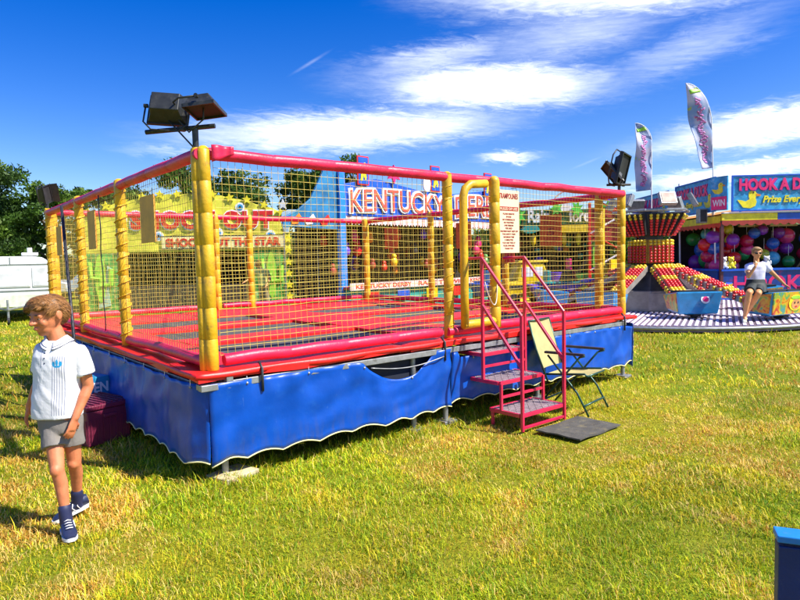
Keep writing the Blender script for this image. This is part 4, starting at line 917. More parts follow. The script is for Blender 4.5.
def arm(k, ang, RR=2.5):
    d = Vector((math.cos(ang), math.sin(ang), 0)); s = Vector((-d.y, d.x, 0)); wz = .20
    A, B = d*.62+Vector((0, 0, 1.28)), d*(RR-.40)+Vector((0, 0, .50))
    o = MB().hexa([A-s*wz-Vector((0,0,.16)), A+s*wz-Vector((0,0,.16)), B+s*wz*.8-Vector((0,0,.14)), B-s*wz*.8-Vector((0,0,.14)), A-s*wz, A+s*wz, B+s*wz*.8, B-s*wz*.8]).build('arm', GM, SP)
    n = (B-A).cross(s); panel_bulbs(o, A-s*wz, B-s*wz*.8, B+s*wz*.8, A+s*wz, 4, 18, lambda i, j: (j//2) % 3 == 0, .05)
    panel_bulbs(o, A-s*(wz+.02)-Vector((0,0,.14)), B-s*(wz*.8+.02)-Vector((0,0,.12)), B-s*(wz*.8+.02), A-s*(wz+.02), 2, 14, lambda i, j: (j//2) % 2 == 0, .035)
    # car riding at the end of the arm, broadside to the hub
    C = d*RR
    cb_ = PBLUE if k in (3, 5) else CARB
    Rm = Matrix.Rotation(ang, 3, 'Z')
    def L(x, y, z): return C+Rm @ Vector((x, y, 0))+Vector((0, 0, z))
    Y0, Y1 = (.42, .50) if k != 1 else (.58, .60)
    car = MB().hexa([L(-.30, -Y0, .28), L(.30, -Y0, .24), L(.30, Y0, .24), L(-.30, Y0, .28), L(-.34, -Y1, .66), L(.36, -Y1, .74), L(.36, Y1, .74), L(-.34, Y1, .66)]).build('car', cb_, SP, bevel=.03)
    MB().hexa([L(-.25, -Y0+.04, .70), L(.22, -Y0+.04, .70), L(.22, Y0-.04, .70), L(-.25, Y0-.04, .70), L(-.25, -Y0+.04, .745), L(.22, -Y0+.04, .765), L(.22, Y0-.04, .765), L(-.25, Y0-.04, .745)]).build('seat_well', BLACK, car)
    MB().hexa([L(-.28, -Y0-.03, .34), L(.27, -Y0-.03, .30), L(.27, -Y0-.005, .30), L(-.28, -Y0-.005, .34), L(-.32, -Y1-.02, .64), L(.33, -Y1-.02, .71), L(.33, -Y1+.005, .71), L(-.32, -Y1+.005, .64)]).build('painted_side', ART, car)
    if k == 1:
        MB().hexa([L(.31, -.56, .27), L(.335, -.56, .27), L(.335, .5, .27), L(.31, .5, .27), L(.355, -.58, .73), L(.385, -.58, .73), L(.385, .5, .73), L(.355, .5, .73)]).build('painted_front', ART, car)
        MB().hexa([L(.1, .54, .26), L(.36, .54, .26), L(.36, .70, .26), L(.1, .70, .26), L(.1, .54, .82), L(.42, .54, .84), L(.42, .70, .84), L(.1, .70, .82)]).build('pink_end', HOT, car, bevel=.02)
        Q = lambda cy, cz, ry, rz_, dx, m_, nm: MB().loft([[L(.325+dx+(cz+rz_*math.sin(t_)-.27)*.105, cy+ry*math.cos(t_), cz+rz_*math.sin(t_)) for t_ in [2*PI*i/14 for i in range(14)]], [L(.345+dx+(cz+rz_*math.sin(t_)-.27)*.105, cy+ry*math.cos(t_), cz+rz_*math.sin(t_)) for t_ in [2*PI*i/14 for i in range(14)]]]).build(nm, m_, car)
        Q(.12, .50, .22, .17, .0, STARY, 'painted_sun'); Q(.12, .47, .14, .11, .006, mat('peach_paint', (.65, .32, .12), .4), 'painted_face'); Q(.12, .61, .17, .035, .008, LIME, 'painted_band')
        for y_ in (.07, .18): Q(y_, .50, .018, .022, .012, BLACK, 'painted_eye')
        Q(.125, .42, .04, .015, .012, RED, 'painted_mouth')
    else:
        MB().tube([L(.345, .12, .57), L(.362, .12, .575)], .095, 16).build('badge', WHITE, car, smooth=40); MB().tube([L(.36, .12, .573), L(.372, .12, .576)], .06, 16).build('badge_centre', HOT, car, smooth=40)
    MB().box(L(0, 0, .215), (.5, .16, .06), Rm).build('chassis', BLACK, car)
    MB().tube([L(.08, -.05, .255), L(.08, .05, .255)], .11, 14).build('wheel', BLACK, car, smooth=40)
    MB().tube([L(-.30, 0, .45), B-Vector((0, 0, .07))], .05, 8).build('coupling', DSTEEL, car)
for k, (a_, r_) in enumerate([(-131.5, 2.48), (-105, 3.36), (-55, 2.6), (-8, 2.6), (40, 2.6), (90, 2.6), (140, 2.6), (-176, 2.6)]): arm(k, R(a_), r_)

# ------------------------------------------------------------------ duck stall
HK = (18.2, 4.1, 0)
def duck(parent, x, z, s, y):
    pts = [(-.5, .25), (-.62, .42), (-.4, .40), (-.15, .33), (.05, .45), (.0, .62), (.02, .82), (.18, .95), (.36, .9), (.44, .76), (.62, .70), (.62, .63), (.42, .60), (.38, .5), (.45, .3), (.38, .08), (.1, -.05), (-.3, .0)]
    o = MB().prism([(x+a*s, z+b*s) for a, b in pts], y-.012, y).build('duck_print', STARY, parent)
    MB().prism([(x+a*s, z+b*s) for a, b in ((.42, .74), (.66, .70), (.64, .60), (.42, .62))], y-.018, y-.0125).build('beak', ORG, o)
    MB().prism(disc(x+.26*s, z+.8*s, .045*s, 8), y-.018, y-.0125).build('eye', BLACK, o); return o
CUP = mat('cup_print', (.03, .30, .60), .35, var=.35, scale=3.5, dirt=((.35, .55, .75), .7, 6))
def frame4(parent, x0, x1, z0, z1, y, m, t=.045):
    mb = MB(); mb.box(((x0+x1)/2, y, z1), (x1-x0+t, .04, t)).box(((x0+x1)/2, y, z0), (x1-x0+t, .04, t)).box((x0, y+.001, (z0+z1)/2), (t, .04, z1-z0-t)).box((x1, y+.001, (z0+z1)/2), (t, .04, z1-z0-t)); mb.build('frame', m, parent)
HD = thing('duck_stall', HK, -YAW, 'large HOOK A DUCK stall with yellow fascia, red scalloped canopy and hanging balls', 'stall')
Wd, Dp = 6.2, 6.9
# fascia in yellow and blue lengths, scalloped red valance
for x0, x1, m_ in ((0, 1.72, STARY), (1.73, 3.6, PBLUE), (3.61, Wd, STARY)): MB().box(((x0+x1)/2, 0, 2.68), (x1-x0, .06, .22)).build('fascia', m_, HD)
MB().box((Wd/2, -.02, 2.81), (Wd, .1, .04)).build('fascia_trim', WHITE, HD)
for y0, y1, m_ in ((.05, 2.2, STARY), (2.21, 4.5, STARY), (4.51, Dp, PBLUE)): MB().box((0, (y0+y1)/2, 2.62), (.06, y1-y0, .22)).build('fascia', m_, HD)
mb = MB(); n_ = 24
for k in range(n_):
    x0, x1 = Wd*k/n_, Wd*(k+1)/n_; mb.prism([(x0, 2.58)]+[(x0+(x1-x0)*t/6, 2.47-.06*math.sin(PI*t/6)) for t in range(7)]+[(x1, 2.58)], -.03, -.012)
mb.build('valance', DRED, HD)
mb = MB()
for k in range(n_):
    x0, x1 = Dp*k/n_, Dp*(k+1)/n_; mb.prism([(x0, 2.52)]+[(x0+(x1-x0)*t/6, 2.42-.06*math.sin(PI*t/6)) for t in range(7)]+[(x1, 2.52)], -.03, -.012, plane='YZ')
mb.build('valance', RED, HD)
MB().hexa([(-.05, -.05, 2.78), (Wd, -.05, 2.78), (Wd, Dp, 2.78), (-.05, Dp, 2.78), (1.5, 1.5, 3.05), (Wd-1.5, 1.5, 3.05), (Wd-1.5, Dp-1.5, 3.05), (1.5, Dp-1.5, 3.05)]).build('roof', mat('yellow_red_canvas', (.65, .25, .02), .6, var=.3), HD)
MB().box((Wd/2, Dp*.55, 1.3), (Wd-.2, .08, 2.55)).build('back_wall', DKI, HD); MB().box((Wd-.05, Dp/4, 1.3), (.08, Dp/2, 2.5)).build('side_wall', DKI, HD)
for x, y in ((.02, .03), (3.1, .03), (Wd-.1, .05), (.02, 3.5), (.02, Dp-.1)): MB().box((x, y, 1.28), (.09, .09, 2.56)).build('post', mat('dark_pole', (.10, .02, .03), .4) if 'dark_pole' not in bpy.data.materials else bpy.data.materials['dark_pole'], HD)
MB().box((Wd/2, .05, .55), (Wd, .10, .9)).build('counter_front', mat('counter_blue', (.01, .05, .30), .4, dirt=((.45, .01, .12), .8, 1.8)), HD); MB().box((Wd/2, .2, 1.03), (Wd, .5, .06)).build('counter_top', PBLUE, HD)
text('HOOK A DUCK', 'counter_lettering', HOT, HD, .4, .35, 5.0, .5, -.002, .01, .02)
MB().box((.05, Dp/2, .55), (.10, Dp-.4, .9)).build('counter_front', bpy.data.materials['counter_blue'], HD); MB().box((.2, Dp/2, 1.03), (.5, Dp-.3, .06)).build('counter_top', PBLUE, HD)
# strip lights seen under the roof
for x in (1.6, 2.6, 4.2): MB().box((x, 1.1, 2.44), (.9, .10, .06)).build('roof_batten', mat('pale_wood', (.6, .45, .25), .5) if 'pale_wood' not in bpy.data.materials else bpy.data.materials['pale_wood'], HD)
def sign(name, loc, rz, w, z0, z1, label, big=True):
    T = thing(name, loc, rz, label, 'sign', 'duck signs on the stall roof'); H_ = z1-z0
    MB().box((w/2, 0, (z0+z1)/2), (w, .05, H_)).build('board', CUP, T); frame4(T, 0, w, z0, z1, -.028, PBLUE)
    if big:
        text('HOOK A DUCK', 'lettering_shadow', PURP, T, .22, z0+H_*.55, w-.38, H_*.35, -.026, .02, .055); text('HOOK A DUCK', 'lettering', HOT, T, .19, z0+H_*.57, w-.38, H_*.35, -.05, .02, .045)
        duck(T, .50, z0+.10, .56, -.027); text('Prize Every Time', 'small_lettering', STARY, T, .92, z0+H_*.16, w-1.25, H_*.26, -.03, .02, .03, slant=.25)
    else:
        text('HOOK A DUCK', 'lettering', HOT, T, .12, z0+H_*.50, w*.80, H_*.36, -.03, .02, .045)
        text('Prize Every Time', 'small_lettering', STARY, T, .25, z0+H_*.16, w*.60, H_*.24, -.03, .02, .03, slant=.25); duck(T, w*.84, z0+.15, .45, -.027)
    for x in (.3, w-.3): MB().box((x, .06, z0-.15), (.05, .05, .5)).build('bracket', STEEL, T)
    return T
c, s = math.cos(-YAW), math.sin(-YAW)
def hk(x, y): return (HK[0]+c*x-s*y, HK[1]+s*x+c*y, 0)
sign('roof_sign', hk(.28, -.05), -YAW, 3.15, 2.86, 3.93, 'big blue sign with pink HOOK A DUCK lettering and yellow duck, cut by right edge')
sign('roof_sign', hk(-.05, 3.0), -YAW-PI/2, 2.75, 2.90, 3.95, 'middle angled HOOK A DUCK sign nearer the big sign', False)
sign('roof_sign', hk(-.05, 6.6), -YAW-PI/2, 3.0, 2.82, 3.9, 'farther angled HOOK A DUCK sign at the rear of the duck stall', False)
T = thing('small_pink_sign', hk(-.08, .18), -YAW-PI/3, 'narrow end sign with a duck over a pink panel', 'sign')
MB().box((.1, 0, 3.42), (.55, .05, 1.05)).build('board', CUP, T); MB().box((.1, -.028, 3.12), (.5, .01, .4)).build('pink_panel', HOT, T); duck(T, .08, 3.42, .35, -.027)
text('WIN', 'lettering', WHITE, T, -.1, 3.03, .4, .2, -.034, .004, .02)
T = thing('roof_sign', at(644, 25), -YAW, 'small blue duck sign board left of the angled signs', 'sign', 'duck signs on the stall roof'); MB().box((0, 0, 3.25), (.9, .05, .75)).build('board', PBLUE, T); duck(T, -.05, 2.98, .5, -.027); MB().box((0, .1, 1.5), (.08, .08, 3)).build('post', STEEL, T)
# balls hanging inside
BALLC = {'red': RPL, 'crimson': mat('crimson_ball', (.5, .01, .06), .25, coat=.4), 'blue': mat('blue_ball', (.02, .10, .45), .25, coat=.4), 'purple': mat('purple_ball', (.22, .03, .40), .25, coat=.4), 'green': mat('green_ball', (.03, .35, .08), .25, coat=.4), 'pink': mat('pink_ball', (.75, .05, .22), .25, coat=.4), 'yellow': mat('lime_ball', (.55, .55, .03), .25, coat=.4), 'light blue': mat('light_blue_ball', (.10, .50, .70), .25, coat=.4)}
used_lab = {}
def ballthing(x, y, z, r, cn, where):
    lab = f'{cn} inflatable ball hanging {where}'
    if lab in used_lab: lab = f'smaller {cn} ball hanging {where}'
    used_lab[lab] = 1
    T = thing('inflatable_ball', (*hk(x, y)[:2], z), 0, lab, 'ball', f'{cn} balls in the duck stall')
    MB().ball((0, 0, 0), r, 16, 10).build('ball', BALLC[cn], T, smooth=True); MB().tube([(0, 0, r), (0, 0, min(2.55-z, r+.35))], .006, 4).build('string', WHITE, T)
r = random.Random(21)
front = [(.28, 2.1, .21, 'purple'), (.62, 2.28, .2, 'crimson'), (.15, 1.86, .2, 'red'), (.42, 1.75, .22, 'blue'), (.92, 1.9, .2, 'crimson'), (.85, 1.62, .2, 'red'), (.30, 1.48, .21, 'crimson'), (.55, 1.42, .22, 'crimson'), (.92, 1.36, .2, 'red'), (.42, 1.14, .22, 'pink'), (.85, 1.12, .21, 'pink'),
   (1.45, 1.95, .2, 'crimson'), (1.55, 1.68, .19, 'pink'), (1.6, 2.2, .17, 'blue'), (1.5, 1.5, .18, 'green'), (1.98, 1.5, .16, 'yellow'), (2.25, 1.36, .22, 'light blue'), (2.2, 1.85, .18, 'blue'), (2.5, 1.72, .2, 'pink'), (2.9, 2.1, .24, 'pink'), (2.95, 1.7, .2, 'purple'), (2.6, 2.2, .18, 'purple'), (1.85, 2.3, .16, 'purple'), (3.4, 2.0, .2, 'blue'), (3.4, 1.5, .2, 'crimson'), (2.75, 1.25, .18, 'green'), (3.9, 1.8, .2, 'red')]
for k, (x, z, rr_, cn) in enumerate(front):
    row = 'near the top' if z > 1.95 else ('halfway up' if z > 1.45 else 'low down')
    side = 'by the corner post' if x < 1.1 else ('behind the seated woman' if x < 2.4 else 'under the big sign')
    ballthing(x, .95+r.uniform(0, .6), z, rr_*1.08, cn, f'{row} {side}')
for k, (y, z, rr_, cn) in enumerate([(.9, 2.0, .2, 'purple'), (1.5, 2.2, .2, 'crimson'), (2.1, 1.9, .33, 'red'), (1.6, 1.85, .33, 'purple'), (2.6, 2.25, .2, 'light blue'), (1.2, 2.35, .17, 'yellow'), (1.1, 2.0, .17, 'yellow'), (2.9, 1.7, .28, 'blue'), (3.6, 2.1, .25, 'green'), (2.5, 1.35, .32, 'green'), (2.0, 1.1, .34, 'crimson'), (1.4, 1.3, .28, 'blue'), (3.3, 1.25, .3, 'purple'), (4.2, 1.8, .28, 'red'), (4.8, 1.4, .28, 'blue'), (5.3, 2.0, .25, 'pink'), (.8, 1.4, .2, 'red')]):
    row = 'near the top' if z > 1.95 else ('halfway up' if z > 1.45 else 'low down')
    ballthing(.85, y, z, rr_, cn, f'{row} in the side opening, ' + ('front end' if y < 1.6 else ('middle' if y < 3 else 'rear end')))
# soft toys on the counter
for k, (x, m_, cn) in enumerate([(.15, WHITE, 'white'), (.38, STARY, 'yellow'), (1.5, WHITE, 'white'), (2.7, ORG, 'orange'), (3.2, WHITE, 'white'), (3.7, TEAL, 'teal')]):
    T = thing('soft_toy', (*hk(x, .15)[:2], 1.06), -YAW, f'{cn} soft toy on the duck stall counter, number {k+1} from the left' if False else f'{cn} soft toy sitting on the duck stall counter ' + ['at the corner post', 'next to the white corner toy', 'left of the seated woman', 'right of the seated woman', 'right of the orange toy', 'at the right edge'][k], 'soft toy', 'soft toys on the counter')
    mb = MB().ball((0, 0, .13), (.11, .09, .13), 10, 8).ball((0, -.02, .30), .085, 10, 8).ball((-.07, -.02, .37), .03, 6, 5).ball((.07, -.02, .37), .03, 6, 5).ball((-.08, -.08, .05), .045, 6, 5).ball((.08, -.08, .05), .045, 6, 5).ball((-.12, -.03, .18), (.03, .03, .07), 6, 5).ball((.12, -.03, .18), (.03, .03, .07), 6, 5)
    mb.build('toy_body', m_, T, smooth=True); MB().ball((0, -.10, .29), .02, 6, 5).ball((-.03, -.09, .33), .012, 6, 4).ball((.03, -.09, .33), .012, 6, 4).build('face', BLACK, T)
# grey speaker boxes under the signs
T = thing('grey_loudspeaker', hk(-.25, .75), -YAW, 'grey box loudspeaker fixed below the angled duck sign', 'loudspeaker'); MB().box((0, 0, 2.78), (.26, .24, .46)).build('cabinet', STEEL, T, bevel=.015); MB().box((0, -.123, 2.78), (.2, .01, .38)).build('grille', DSTEEL, T); MB().box((.18, 0, 2.78), (.2, .04, .04)).build('bracket', STEEL, T)

# feather flags
FL = bpy.data.materials.new('flag_print'); FL.use_nodes = True; h = G(FL.node_tree); b = FL.node_tree.nodes['Principled BSDF']; t = h.n('ShaderNodeTexCoord').outputs['Object']
mp = h.n('ShaderNodeMapping'); mp.inputs['Scale'].default_value = (5.0, 5.0, 4.5); h.link(t, mp.inputs[0])
nn = h.noise(mp.outputs[0], 1.3, 4, .6, .8); sp_ = h.n('ShaderNodeSeparateXYZ'); h.link(t, sp_.inputs[0])
base = h.mix(h.ss(h.noise(t, 1.1, 3), .4, .6), (.25, .42, .72), (.66, .66, .80))
band = h.m('LESS_THAN', h.m('ABSOLUTE', h.m('ADD', sp_.outputs[0], .36)), .17)
base = h.mix(h.ss(h.noise(t, 2.3, 2), .62, .7), base, (.55, .62, .10))
h.link(base, b.inputs['Base Color']); b.inputs['Roughness'].default_value = .5
trn = h.n('ShaderNodeBsdfTranslucent'); h.link(base, trn.inputs[0]); mxs = h.n('ShaderNodeMixShader'); mxs.inputs[0].default_value = .35
h.link(b.outputs[0], mxs.inputs[1]); h.link(trn.outputs[0], mxs.inputs[2]); h.link(mxs.outputs[0], FL.node_tree.nodes['Material Output'].inputs[0])
PRINT = mat('magenta_print', (.50, .16, .42), .6, var=.5, scale=12)
def flag(loc, ztop, L, W_, hc, drift, lean, label, ph):
    T = thing('feather_flag', loc, -YAW, label, 'flag', 'feather flags beside the duck stall')
    def mx(z):
        s = min(1, max(0, (ztop-z)/hc)); return -W_*(1-math.sqrt(max(0, 1-(1-s)**2)))-lean*max(0, z-1)/(ztop-1)
    zs = [ztop*k/20 for k in range(16)]+[ztop*.76+(ztop*.24)*(1-(1-k/16)**2) for k in range(17)]
    MB().tube([(mx(z), 0, z) for z in zs], [.030-.00065*k for k in range(len(zs))], 6).build('mast', WHITE, T, smooth=True)
    def f(u, v, o=0.):
        z = ztop-.01-L*v; a = mx(z); b_ = -W_-lean*max(0, z-1)/(ztop-1)+drift*(v**1.3)
        if b_ > a-.02: b_ = a-.02
        return Vector((a+(b_-a)*u, .10*math.sin(u*3.5+v*6+ph)*u+.04*math.sin(v*14+ph)-o, z-.05*u*v))
    MB().sheet(f, 14, 44, .006).build('sail', FL, T, smooth=True)
    r = random.Random(int(ph*7)+3)
    for k in range(26):      # unreadable magenta lettering running down the sail
        v0 = .18+k*.029; u0 = .26+r.uniform(0, .22); r0v = r.random()
        MB().sheet(lambda u, v: f(u0+(.16+.14*r0v)*u+.03*math.sin(v*5+k), v0+.024*v+.008*math.sin(u*5+k), .012), 5, 3, .004, (0, -1, 0)).build('print_mark', PRINT, T, smooth=True)
    MB().sheet(lambda u, v: f(.05+.8*u, .05+.05*v+.03*u, .011), 6, 3, .004, (0, -1, 0)).build('print_mark', LIME, T, smooth=True)
    return T
flag(at(652, 22), 6.25, 2.35, .60, .65, .06, .02, 'left shorter blue feather flag flying above the light ride', 0)
flag(at(716, 20), 7.05, 2.70, .82, 1.3, .42, .22, 'right taller white feather flag leaning left above the signs', 2)
# thin white pole by the angled signs
tag(MB().tube([(*at(681, 22.2)[:2], 0), (*at(679, 22.2)[:2], 4.1)], .03, 6).build('white_pole', WHITE), 'thin white pole between the two angled duck signs', 'pole')

# ------------------------------------------------------------------ caravan and parked car
CV = thing('caravan', at(8, 18.0), R(-8), 'white touring caravan seen from the towing end on the left', 'caravan')
CW = mat('caravan_white', (.74, .76, .72), .3, var=.05, coat=.3); wC = 1.28
prof = [(-wC+.05, .42), (-wC, .62), (-wC+.02, 1.1), (-wC+.10, 1.62), (-wC+.20, 1.80), (-wC+.36, 1.90), (-wC+.6, 1.94), (wC-.6, 1.94), (wC-.36, 1.90), (wC-.20, 1.80), (wC-.10, 1.62), (wC-.02, 1.1), (wC, .62), (wC-.05, .42)]
MB().prism(prof, 0, 5.2).build('body', CW, CV, bevel=.04)
for x, w_, nm in ((-.90, .40, 'side'), (-.02, 1.16, 'mid'), (.87, .40, 'side')):
    fr = MB().box((x, -.015, 1.32), (w_+.07, .04, .60)).build('window_frame', WHITE, CV, bevel=.02); MB().box((x, -.038, 1.32), (w_, .012, .52)).build('pane', mat('bright_curtain', (.60, .62, .63), .12, var=.25, scale=2) if 'bright_curtain' not in bpy.data.materials else bpy.data.materials['bright_curtain'], fr)
mb = MB(); mb.box((0, -.012, 1.70), (2*wC-.14, .02, .02)).box((0, -.012, .92), (2*wC-.06, .02, .03)).box((-.7, -.012, 1.82), (.015, .02, .22)).box((.1, -.012, 1.82), (.015, .02, .22)); mb.build('trim', mat('grey_trim', (.16, .18, .18), .5), CV)
MB().box((0, -.01, .62), (2*wC-.1, .03, .36)).build('lower_panel', mat('greenish_white', (.62, .68, .52), .4), CV, bevel=.01)
MB().tube([(-.4, 0, .45), (0, -1.1, .42), (.4, 0, .45)], .035, 6).build('tow_frame', STEEL, CV); MB().tube([(0, -1.0, .06), (0, -1.0, .7)], .03, 8).build('jockey_stand', STEEL, CV); MB().tube([(-.03, -1.0, .1), (.03, -1.0, .1)], .1, 10).build('jockey_wheel', BLACK, CV)
MB().box((-.35, -.35, .55), (.3, .3, .3)).build('gas_locker', STEEL, CV, bevel=.02)
for s_ in (-1, 1): MB().tube([(s_*(wC-.2), 2.6, .31), (s_*(wC-.02), 2.6, .31)], .31, 18).build('wheel', BLACK, CV, smooth=40)
MB().prism(disc(0, 0, .03), -.03, -.01).build('marker', BLACK, CV); MB().box((wC-.2, -.012, 1.86), (.05, .02, .03)).build('marker_lamp', ORG, CV)
MB().box((.62, 1.0, 2.02), (.45, .45, .09)).build('roof_vent', WHITE, CV, bevel=.02); MB().tube([(.62, 1, 2.05), (.62, 1, 2.22)], .07, 10).build('vent_cap', WHITE, CV)
def parked(loc, rz, c, label):
    T = thing('parked_car', loc, rz, label, 'car', 'cars parked beyond the left net')
    MB().prism([(-2.1, .35), (-2.1, .8), (-1.95, .95), (-1.1, 1.02), (1.25, .98), (2.0, .85), (2.1, .6), (2.1, .35)], -.85, .85).build('body', c, T, bevel=.08)
    MB().prism([(-1.75, .98), (-1.25, 1.42), (.3, 1.45), (1.15, .98)], -.72, .72).build('cabin', c, T, bevel=.05)
    mb = MB(); 
    for y in (-.735, .735): mb.prism([(-1.45, 1.0), (-1.1, 1.34), (-.45, 1.36), (-.45, 1.0)], y-.01, y+.01).prism([(-.38, 1.0), (-.38, 1.36), (.25, 1.37), (.85, 1.0)], y-.01, y+.01)
    mb.split('window', GLASS, T)
    for x in (-1.3, 1.3):
        for y in (-.8, .8): MB().tube([(x, y-.1, .32), (x, y+.1, .32)], .32, 16).build('wheel', BLACK, T, smooth=40)
    for y in (-.6, .6): MB().box((2.08, y, .68), (.06, .3, .14)).build('headlight', WHITE, T)
parked((7.0, 30.0, 0), -YAW+.3, mat('silver_blue_car', (.35, .42, .5), .25, .2, coat=.6), 'silver blue car parked beyond the left net before the trees')
parked((3.6, 31.5, 0), -YAW+.1, mat('white_car', (.6, .62, .62), .25, coat=.6), 'white car parked between the caravan and the silver blue car')
# ------------------------------------------------------------------ people
def cap(mb, a, b, ra, rb, n=14, ex=(1,1)):
    """tapered limb piece with rounded ends"""
    a, b = Vector(a), Vector(b); t = (b-a).normalized(); pts, rs = [], []
    for k in (0, 1, 2): q = PI/2*(1-k/3); pts.append(a-t*ra*math.sin(q)); rs.append(max(.0012, ra*math.cos(q)))
    for k in range(7): pts.append(a.lerp(b, k/6)); rs.append(ra+(rb-ra)*k/6)
    for k in (1, 2, 3): q = PI/2*k/3; pts.append(b+t*rb*math.sin(q)); rs.append(max(.0012, rb*math.cos(q)))
    mb.tube(pts, rs, n)
def ell(c, rx, ry, n=28, rot=0., pw=2.3):
    out = []
    for k in range(n):
        a = 2*PI*k/n; ca, sa = math.cos(a), math.sin(a); x = rx*math.copysign(abs(ca)**(2/pw), ca); y = ry*math.copysign(abs(sa)**(2/pw), sa)
        out.append(Vector((c[0]+x*math.cos(rot)-y*math.sin(rot), c[1]+x*math.sin(rot)+y*math.cos(rot), c[2])))
    return out
def head(mb, Mh, s=1.):
    """head facing local -Y about the origin at head centre; s = half height in metres"""
    def B(c, r): mb.ball(Mh @ (Vector(c)*s), [q*s for q in r], 16, 12, Mh.to_3x3())
    B((0, .12, .18), (.72, .86, .80)); B((0, -.10, -.10), (.60, .68, .72)); B((0, -.28, -.52), (.44, .42, .40)); B((0, -.52, -.72), (.20, .18, .17))
    for q in (-1, 1): B((q*.27, -.655, .085), (.13, .075, .05)); B((q*.27, -.64, -.06), (.12, .06, .04))
    B((0, -.66, .17), (.42, .12, .10)); B((-.30, -.56, -.22), (.2, .16, .2)); B((.30, -.56, -.22), (.2, .16, .2))
    cap(mb, Mh @ Vector((0, -.74*s, .12*s)), Mh @ Vector((0, -.92*s, -.17*s)), .065*s, .115*s); B((-.08, -.82, -.19), (.09, .09, .07)); B((.08, -.82, -.19), (.09, .09, .07))
    B((0, -.73, -.42), (.20, .09, .045)); B((0, -.71, -.52), (.17, .09, .055))
    for q in (-1, 1): B((q*.72, .05, .0), (.07, .16, .24)); B((q*.74, .02, -.15), (.05, .09, .1))
def face_bits(P, Mh, s, hairm, skin, glasses=False):
    Rm = Mh.to_3x3(); W_ = bpy.data.materials.get('eye_white') or mat('eye_white', (.7, .68, .65), .25)
    for q in (-1, 1):
        MB().ball(Mh @ Vector((q*.26*s, -.655*s, .02*s)), [.085*s, .05*s, .042*s], 10, 8, Rm).build('eye', W_, P, smooth=True)
        MB().ball(Mh @ Vector((q*.26*s-.01*s, -.695*s, .012*s)), [.043*s, .025*s, .042*s], 8, 6, Rm).build('iris', BLACK, P, smooth=True)
        MB().ball(Mh @ Vector((q*.26*s, -.745*s, .20*s)), [.15*s, .04*s, .03*s], 8, 6, Rm).build('eyebrow', hairm, P, smooth=True)
    MB().ball(Mh @ Vector((0, -.80*s, -.47*s)), [.16*s, .025*s, .035*s], 8, 6, Rm).build('mouth', bpy.data.materials.get('lip') or mat('lip', (.42, .10, .08), .5), P, smooth=True)
def hand(mb, w, d, n, curl, side, s=1.):
    """w wrist, d direction of the hand, n palm normal (palm side), side = thumb direction sign"""
    d = Vector(d).normalized(); n = Vector(n); n = (n-d*n.dot(d)).normalized(); l = d.cross(n)*side; w = Vector(w)
    k = w+d*.075*s
    mb.loft([[w+d*a*s+l*b*math.cos(q)*s+n*c*math.sin(q)*s for q in [2*PI*i/12 for i in range(12)]] for a, b, c in ((-.02, .021, .016), (.01, .025, .015), (.045, .034, .013), (.078, .034, .011))])
    for i, (o, ln) in enumerate(((.027, .056), (.009, .064), (-.009, .060), (-.027, .047))):
        p = k+l*o*s; dr = (d+l*o*3).normalized(); c1 = curl*(.6+.12*i)
        a = p-dr*.012*s; b = p+(dr*math.cos(c1*.5)+n*math.sin(c1*.5))*ln*.45*s; c = b+(dr*math.cos(c1*1.2)+n*math.sin(c1*1.2))*ln*.32*s; e = c+(dr*math.cos(c1*1.8)+n*math.sin(c1*1.8))*ln*.26*s
        mb.tube([a, b, c, e, e+(e-c)*.12], [.0078*s, .0074*s, .0068*s, .0058*s, .0025*s], 8)
    p = w+d*.022*s+l*.022*s; q = p+(d*.6+l*.75+n*.2)*.032*s; r_ = q+(d*.95+l*.25+n*.3)*.028*s
    mb.tube([p-l*.01*s, q, r_, r_+(r_-q)*.25], [.0105*s, .0088*s, .0075*s, .003*s], 8)
SKIN = mat('sunlit_skin', (.60, .20, .085), .55, var=.14, scale=16, sub=.12, bump=.12, bscale=180, dirt=((.62, .14, .07), .5, 9))
HAIR = mat('brown_hair', (.19, .085, .028), .55, var=.5, scale=45, bump=.8, bscale=120)
# ---- boy: local X to the camera's right, local -Y towards the camera
BY = thing('person', (-.95, -.18, .012), -YAW, 'boy in white striped polo shirt, grey shorts and navy trainers walking on the grass', 'person')
JJ = dict(pelvis=(-.035, .0, .66), chest=(-.012, .0, .98), neckb=(-.018, .0, 1.105), neckt=(-.045, -.01, 1.175))
Mh = Matrix.Translation((-.060, -.012, 1.268)) @ Matrix.Rotation(R(-26), 4, 'Z') @ Matrix.Rotation(R(12), 4, 'X') @ Matrix.Rotation(R(0), 4, 'Y')
bm_ = MB(); head(bm_, Mh, .122)
cap(bm_, (-.015, .01, 1.09), (-.045, .0, 1.20), .05, .045)
bm_.loft([ell((-.03, 0, z), rx, ry) for z, rx, ry in ((.60, .085, .07), (.66, .115, .085), (.75, .105, .08), (.86, .11, .08), (.98, .125, .085), (1.05, .12, .075), (1.10, .06, .05))])
# arms
shL, elL, wrL = Vector((-.135, .02, 1.045)), Vector((-.205, .10, .855)), Vector((-.275, .10, .70))
shR, elR, wrR = Vector((.115, .0, 1.035)), Vector((.135, .02, .835)), Vector((.095, -.07, .668))
for a, b, c in ((shL, elL, wrL), (shR, elR, wrR)):
    cap(bm_, a, b, .040, .030); cap(bm_, b, b.lerp(c, .35), .030, .0305); cap(bm_, b.lerp(c, .3), c, .030, .0205)
hand(bm_, wrL, (-.30, -.05, -1), (.8, .3, 0), .55, -1, .92); hand(bm_, wrR, (-.25, -.22, -1), (-.9, .3, 0), .45, 1, .95)
